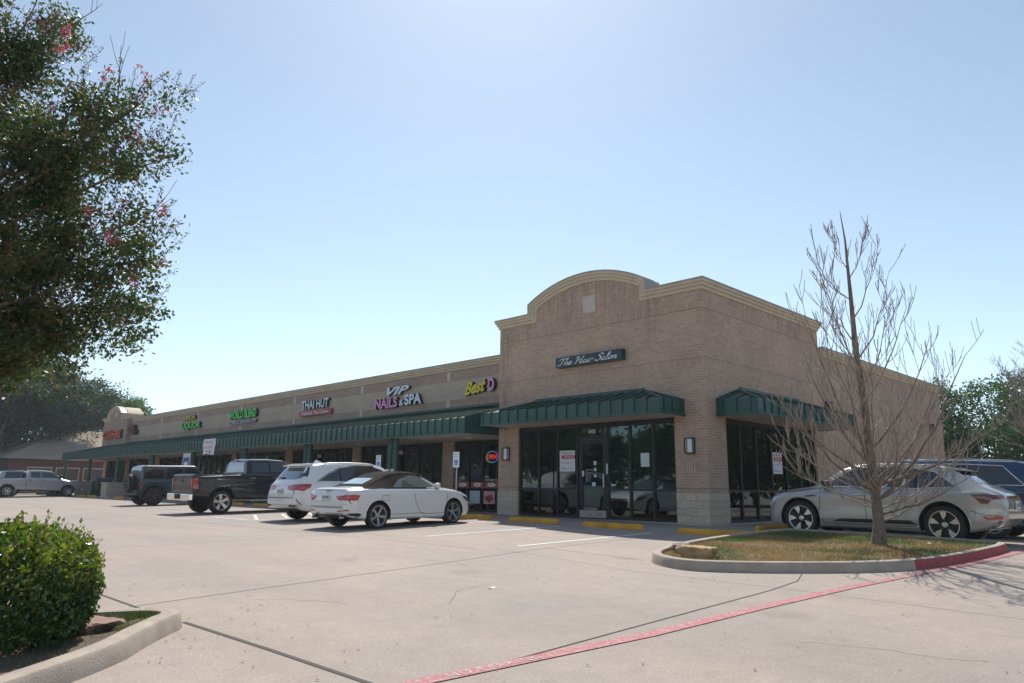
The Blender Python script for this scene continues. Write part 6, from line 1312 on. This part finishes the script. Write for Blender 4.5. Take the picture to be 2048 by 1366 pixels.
# -- pickups
def pickup(name, x, y, rot, label, m, L0, L1, W, wb, tr, H, rimr, style, rim_m, chrome=True, cab=(-.55, 1.0), rail=1.36, hood=1.22, glass=CGL, rear_glass=None, seats=None, plate=None, red=LRED):
    r = place(name, x, y, rot, label, 'pickup truck'); c0, c1 = cab
    k = dict(zt=[(L0, rail-.06), (L0+.04, rail-.01), (c0-.02, rail), (c0-.0, rail+.0), (c0+.05, H-.08), (c0+.22, H-.01), (c0+.9, H), (c1-.1, H-.04), (c1+.15, H-.14), (c1+.85, hood+.03), (c1+.95, hood), (L1-.45, hood-.07), (L1-.15, hood-.15), (L1, hood-.35)],
             zb=[(L0, rail-.1), (c0, rail-.035), (c0+.1, rail-.02), (c1+.7, rail-.06), (c1+1, hood-.08), (L1-.2, hood-.2), (L1, hood-.42)], w=[(L0, .93), (L0+.06, .965), (L0+.3, .985), (-1, 1), (1.2, 1), (L1-.6, .985), (L1-.25, .92), (L1, .78)],
             we=[(L0, .90), (c0, .93), (c0+.08, .74), (c0+.5, .72), (c1, .70), (c1+.9, .84), (L1-.3, .8), (L1, .7)], zu=[(L0, .62), (L0+.5, .56), (-.5, .46), (1.2, .42), (L1-.3, .4), (L1, .48)], dr=[(L0, .03), (c0, .02), (c0+.1, .09), (c1, .09), (c1+1, .08), (L1, .08)])
    c = Car(r, L0, L1, W, wb, tr, k, tr+.085, .015, m, 130, sharp=28)
    b = MB(); b.box((L0+.1, -W/2*.86, rail-.02), (c0-.05, W/2*.86, rail+.004)); b.build('bed_floor', BLACK, r)
    mid = (c0+c1)/2+.1; zl = rail+.05
    c.patch('side_glass', [(c0+.22, zl), (c0+.24, H-.16), (c1+.05, H-.15), (c1+.22, H-.24), (c1+.72, zl)], glass); c.line([(mid, zl), (mid, H-.14)], .06, m, off=.008, name='window_pillar')
    c.patch('rear_window', [(-.62, H-.13), (.62, H-.13), (.72, rail+.06), (-.72, rail+.06)], rear_glass or glass, 'rear', off=.006); c.patch('windscreen', [(c1+.2, -.6), (c1+.2, .6), (c1+.8, .74), (c1+.8, -.74)], glass, 'top', off=.006)
    c.line([(c0, rail-.03), (c0, .52)], .025); c.line([(mid, rail+.0), (mid, .52)], .012); c.line([(c1+.72, rail-.03), (c1+.75, .52)], .012); c.line([(c0+.05, .55), (c1+.7, .52)], .012)
    bp = CHROME if chrome else m; b = MB(); b.obox((L0-.06, 0, .60), (.08, 0, 0), (0, W/2*.97, 0), (0, 0, .115)); b.build('rear_bumper', bp, r, bevel=.025); b = MB(); b.obox((L0-.145, 0, .62), (.01, 0, 0), (0, .23, 0), (0, 0, .085)); b.build('bumper_recess', MATS['dark_blue_paint'] if False else SEAM, r)
    b = MB(); b.obox((L1-.0, 0, .56), (.1, 0, 0), (0, W/2*.93, 0), (0, 0, .12)); b.build('front_bumper', bp, r, bevel=.03); c.patch('grille', [(-.55, hood-.12), (.55, hood-.12), (.5, .72), (-.5, .72)], BLACK, 'front'); c.patch('headlight', [(L1-.32, hood-.2), (L1-.06, hood-.27), (L1-.05, hood-.42), (L1-.3, hood-.4)], mat('amber_lamp', (.75, .5, .25), .15, coat=1.), off=.01, grid=.06)
    c.patch('tail_lamp', [(L0+.01, rail-.14), (L0+.16, rail-.13), (L0+.17, rail-.52), (L0+.01, rail-.52)], red, off=.012, grid=.05); c.patch('tail_lamp', [(W/2*.80, rail-.14), (W/2*.90, rail-.14), (W/2*.92, rail-.5), (W/2*.82, rail-.5)], red, 'rear', off=.01, grid=.05); c.patch('tail_lamp', [(-W/2*.80, rail-.14), (-W/2*.90, rail-.14), (-W/2*.92, rail-.5), (-W/2*.82, rail-.5)], red, 'rear', off=.01, grid=.05)
    c.line([(-W/2*.78, rail-.1), (-W/2*.78, .74), (W/2*.78, .74), (W/2*.78, rail-.1)], .014, ax='rear', name='tailgate_seam'); h, n = c.cast('rear', 0, rail-.25); b = MB(); b.box((h.x-.02, -.1, rail-.3), (h.x+.01, .1, rail-.22)); b.build('tailgate_handle', BLACK if chrome else SEAM, r)
    hm = CHROME if chrome else BLACK; c.handle(mid+.16, rail-.16, hm); c.handle(c0+.3 if False else mid-.85 if mid-.85 > c0+.1 else c0+.2, rail-.16, hm); c.mirror(c1+.55, zl+.06, BLACK if not chrome else m, (.1, .13, .12), .14)
    h = c.cast('side', (c0+c1)/2, H-.12, 1)[0]; b = MB(); b.tube([(c0+.02, y, H-.065) for y in (-.12, .12)], .025, 6); b.build('brake_light', red, r)
    for sd_ in (1, -1): b = MB(); b.tube([(c0+.1, sd_*(W/2+.01), .44), (c1+.75, sd_*(W/2+.01), .42)], .035, 8); b.build('side_step', bp if chrome else BLACK, r)
    c.wheels(rimr, style, rim_m, .28)
    for ax in (c.fx, c.rx):
        for sd_ in (1, -1):
            P = [c.cast('side', ax+(tr+.105)*math.cos(a), tr+(tr+.105)*math.sin(a), sd_)[0] for a in np.linspace(.12, math.pi-.12, 20)]; b = MB(); b.tube(P, .024, 6); b.build('arch_lip', m, r, smooth=60)
    return c
bk = mat('black_blue_paint', (.006, .009, .015), .3, 0., .4, coat=.5)
c = pickup('pickup_truck', -16.5, -4.72, 90, 'glossy black pickup with chrome rear bumper between the white SUV and the grey off roader', bk, -2.86, 2.72, 2.02, 3.66, .41, 1.96, .265, 'fat5', mat('rim_polished2', (.62, .60, .58), .3, .8), cab=(-.95, .7), rail=1.40, hood=1.30, rear_glass=mat('rear_window_pale', (.25, .30, .32), .05, spec=1., coat=1.))
tilt(c.root, 0, math.atan(-.022))
gm = paint('silver_grey_paint', (.40, .385, .40), .35, .3)
pickup('pickup_truck', -50.35, -4.75, 90, 'silver grey crew cab pickup at the far left edge of the lot', gm, -3.02, 2.78, 2.0, 3.64, .395, 1.87, .225, 'six', mat('rim_grey', (.5, .5, .5), .3, .8), chrome=False, cab=(-.75, .75), rail=1.27, hood=1.22)
# -- light SUV showing past the silver pickup, and a dark hatchback by the bin
def suv_far(x, y, label, m, H=1.8):
    r = place('parked_car', x, y, 90, label, 'car'); k = dict(zt=[(-2.4, .8), (-2.36, 1.1), (-2.1, H-.1), (-1.5, H), (.2, H-.02), (.6, H-.12), (1.3, 1.12), (2.0, 1.0), (2.3, .8), (2.4, .6)], zb=[(-2.4, .7), (-2.2, 1.08), (1.2, 1.02), (2.4, .55)], w=[(-2.4, .8), (-2.1, .96), (-1.5, 1), (1.5, 1), (2.1, .9), (2.4, .6)], we=[(-2.4, .7), (-2.1, .7), (.3, .7), (1.3, .8), (2.4, .5)], zu=[(-2.4, .4), (-1.8, .25), (1.8, .22), (2.4, .34)])
    c = Car(r, -2.4, 2.4, 1.9, 2.75, .36, k, .43, body_mat=m, nst=60); c.patch('side_glass', [(-2.0, 1.15), (-1.85, H-.14), (.1, H-.12), (.55, H-.24), (1.15, 1.1)], CGL); c.patch('windscreen', [(.62, -.6), (.62, .6), (1.25, .7), (1.25, -.7)], CGL, 'top', off=.006); c.patch('rear_glass', [(-.6, H-.18), (.6, H-.18), (.7, 1.2), (-.7, 1.2)], CGL, 'rear'); c.mirror(1.0, 1.12, BLACK); c.wheels(.22, 'six', MATS['rim_grey']); c.patch('tail_lamp', [(.7, 1.1), (.85, 1.1), (.85, .8), (.7, .8)], LRED, 'rear'); c.patch('headlight', [(1.95, .85), (2.3, .74), (2.2, .62), (1.95, .7)], LCLR, off=.01)
    c.rail([(.3, .62), (.1, .62), (-1, .63), (-1.8, .62)], BLACK, .02, .05)
suv_far(-53.2, -4.3, 'pale silver SUV showing just past the windscreen of the silver pickup', gm, 1.86)
suv_far(-59.5, -3.6, 'dark blue hatchback glimpsed beyond the far awning columns', MATS['dark_blue_paint'], 1.5)
# -- grey off roader, squared
def offroader():
    r = place('off_road_car', -26.75, -3.75, 90, 'slate grey boxy off roader with a rear mounted spare wheel', 'off roader'); tilt(r, 0, math.atan(-.022)); m = paint('slate_paint', (.055, .068, .085), .1, .35)
    k = dict(zt=[(-2.1, 1.2), (-2.05, 1.72), (-2.0, 1.81), (-1.85, 1.86), (.35, 1.86), (.5, 1.80), (.95, 1.24), (1.0, 1.2), (2.0, 1.12), (2.1, .95)], zb=[(-2.1, 1.16), (-1.9, 1.18), (1.0, 1.15), (2.1, .9)], w=[(-2.1, .80), (-2.0, .83), (-1, .84), (1.0, .83), (1.3, .76), (2.1, .62)], we=[(-2.1, .74), (-1.9, .745), (.4, .72), (.95, .76), (2.1, .6)], zu=[(-2.1, .6), (-1.8, .5), (1.5, .48), (2.1, .6)], dr=[(-2.1, .05), (.4, .05), (1.1, .06), (2.1, .06)])
    c = Car(r, -2.1, 2.1, 1.88, 3.0, .42, k, .5, .01, m, 110, sharp=26)
    for poly in ([(-1.95, 1.24), (-1.93, 1.70), (-1.05, 1.70), (-1.05, 1.24)], [(-.93, 1.24), (-.93, 1.70), (-.2, 1.70), (-.2, 1.24)], [(-.08, 1.24), (-.08, 1.70), (.42, 1.68), (.82, 1.24)]): c.patch('side_window', poly, CGL)
    c.patch('rear_window', [(-.55, 1.70), (.55, 1.70), (.6, 1.24), (-.6, 1.24)], mat('rear_window_pale2', (.16, .20, .22), .05, spec=1., coat=1.), 'rear'); c.patch('windscreen', [(.5, -.6), (.5, .6), (.93, .66), (.93, -.66)], CGL, 'top', off=.006)
    for x in (-1.0, -.14, .9): c.line([(x, 1.18), (x, .6)], .014)
    for ax in (c.fx, c.rx):
        for sd_ in (1, -1):
            b = MB(); inn, out = c.W/2-.17, c.W/2+.03; P = [(-.60, .40), (-.56, .62), (-.34, .93), (-.2, .97), (.2, .97), (.36, .93), (.60, .60), (.64, .42)]; Q = [(x*.93, z-.055) for x, z in P]
            b.prism([(ax+x, z) for x, z in P]+[(ax+x, z) for x, z in Q[::-1]], lambda a, z, t: (a, t, z), sd_*inn, sd_*out); b.build('fender_flare', mat('flare_black', (.035, .038, .042), .6), r, bevel=.012)
    b = MB(); b.obox((-2.16, 0, .60), (.1, 0, 0), (0, .86, 0), (0, 0, .12)); b.build('rear_bumper', MATS['flare_black'], r, bevel=.03); b = MB(); b.obox((2.22, 0, .62), (.12, 0, 0), (0, .8, 0), (0, 0, .1)); b.build('front_bumper', MATS['flare_black'], r, bevel=.03)
    for sd_ in (1, -1): b = MB(); b.box((-2.13, sd_*.74-.07, .88), (-2.05, sd_*.74+.07, 1.08)); b.build('tail_lamp', LRED, r, bevel=.012)
    c.wheels(.23, 'ten', mat('rim_dark2', (.10, .11, .12), .35, .7), .27, inset=-.02)
    # spare wheel
    wch = [o for o in r.children if o.name.startswith('wheel')][0]; sp = bpy.data.objects.new('spare_wheel', None); COL.objects.link(sp); sp.parent = r; sp.location = (-2.28, .05, 1.02); sp.rotation_euler = (0, 0, R_(90))
    for q in wch.children: cc = q.copy(); COL.objects.link(cc); cc.parent = sp
    b = MB(); b.bar((-2.1, .05, 1.02), (-2.24, .05, 1.02), .12, .12); b.build('spare_bracket', BLACK, r); c.mirror(.72, 1.24, BLACK, (.08, .11, .1), .1); c.handle(-.75, 1.05, BLACK); c.handle(.05, 1.05, BLACK)
offroader()

# ------------------------------------------------------------------ the summer haze over the lot
hz = MB(); hz.box((-175, -72, -2.6), (66, 62, 17.5)); ho = hz.build('haze', mat('haze_air', (1, 1, 1)), None); tag(ho, kind='stuff')
hm = MATS['haze_air']; nt_ = hm.node_tree; nt_.nodes.remove(nt_.nodes['Principled BSDF']); vol = nt_.nodes.new('ShaderNodeVolumePrincipled')
vol.inputs['Color'].default_value = (.86, .92, 1, 1); vol.inputs['Density'].default_value = .0006; vol.inputs['Anisotropy'].default_value = .2
nt_.links.new(vol.outputs[0], nt_.nodes['Material Output'].inputs['Volume'])
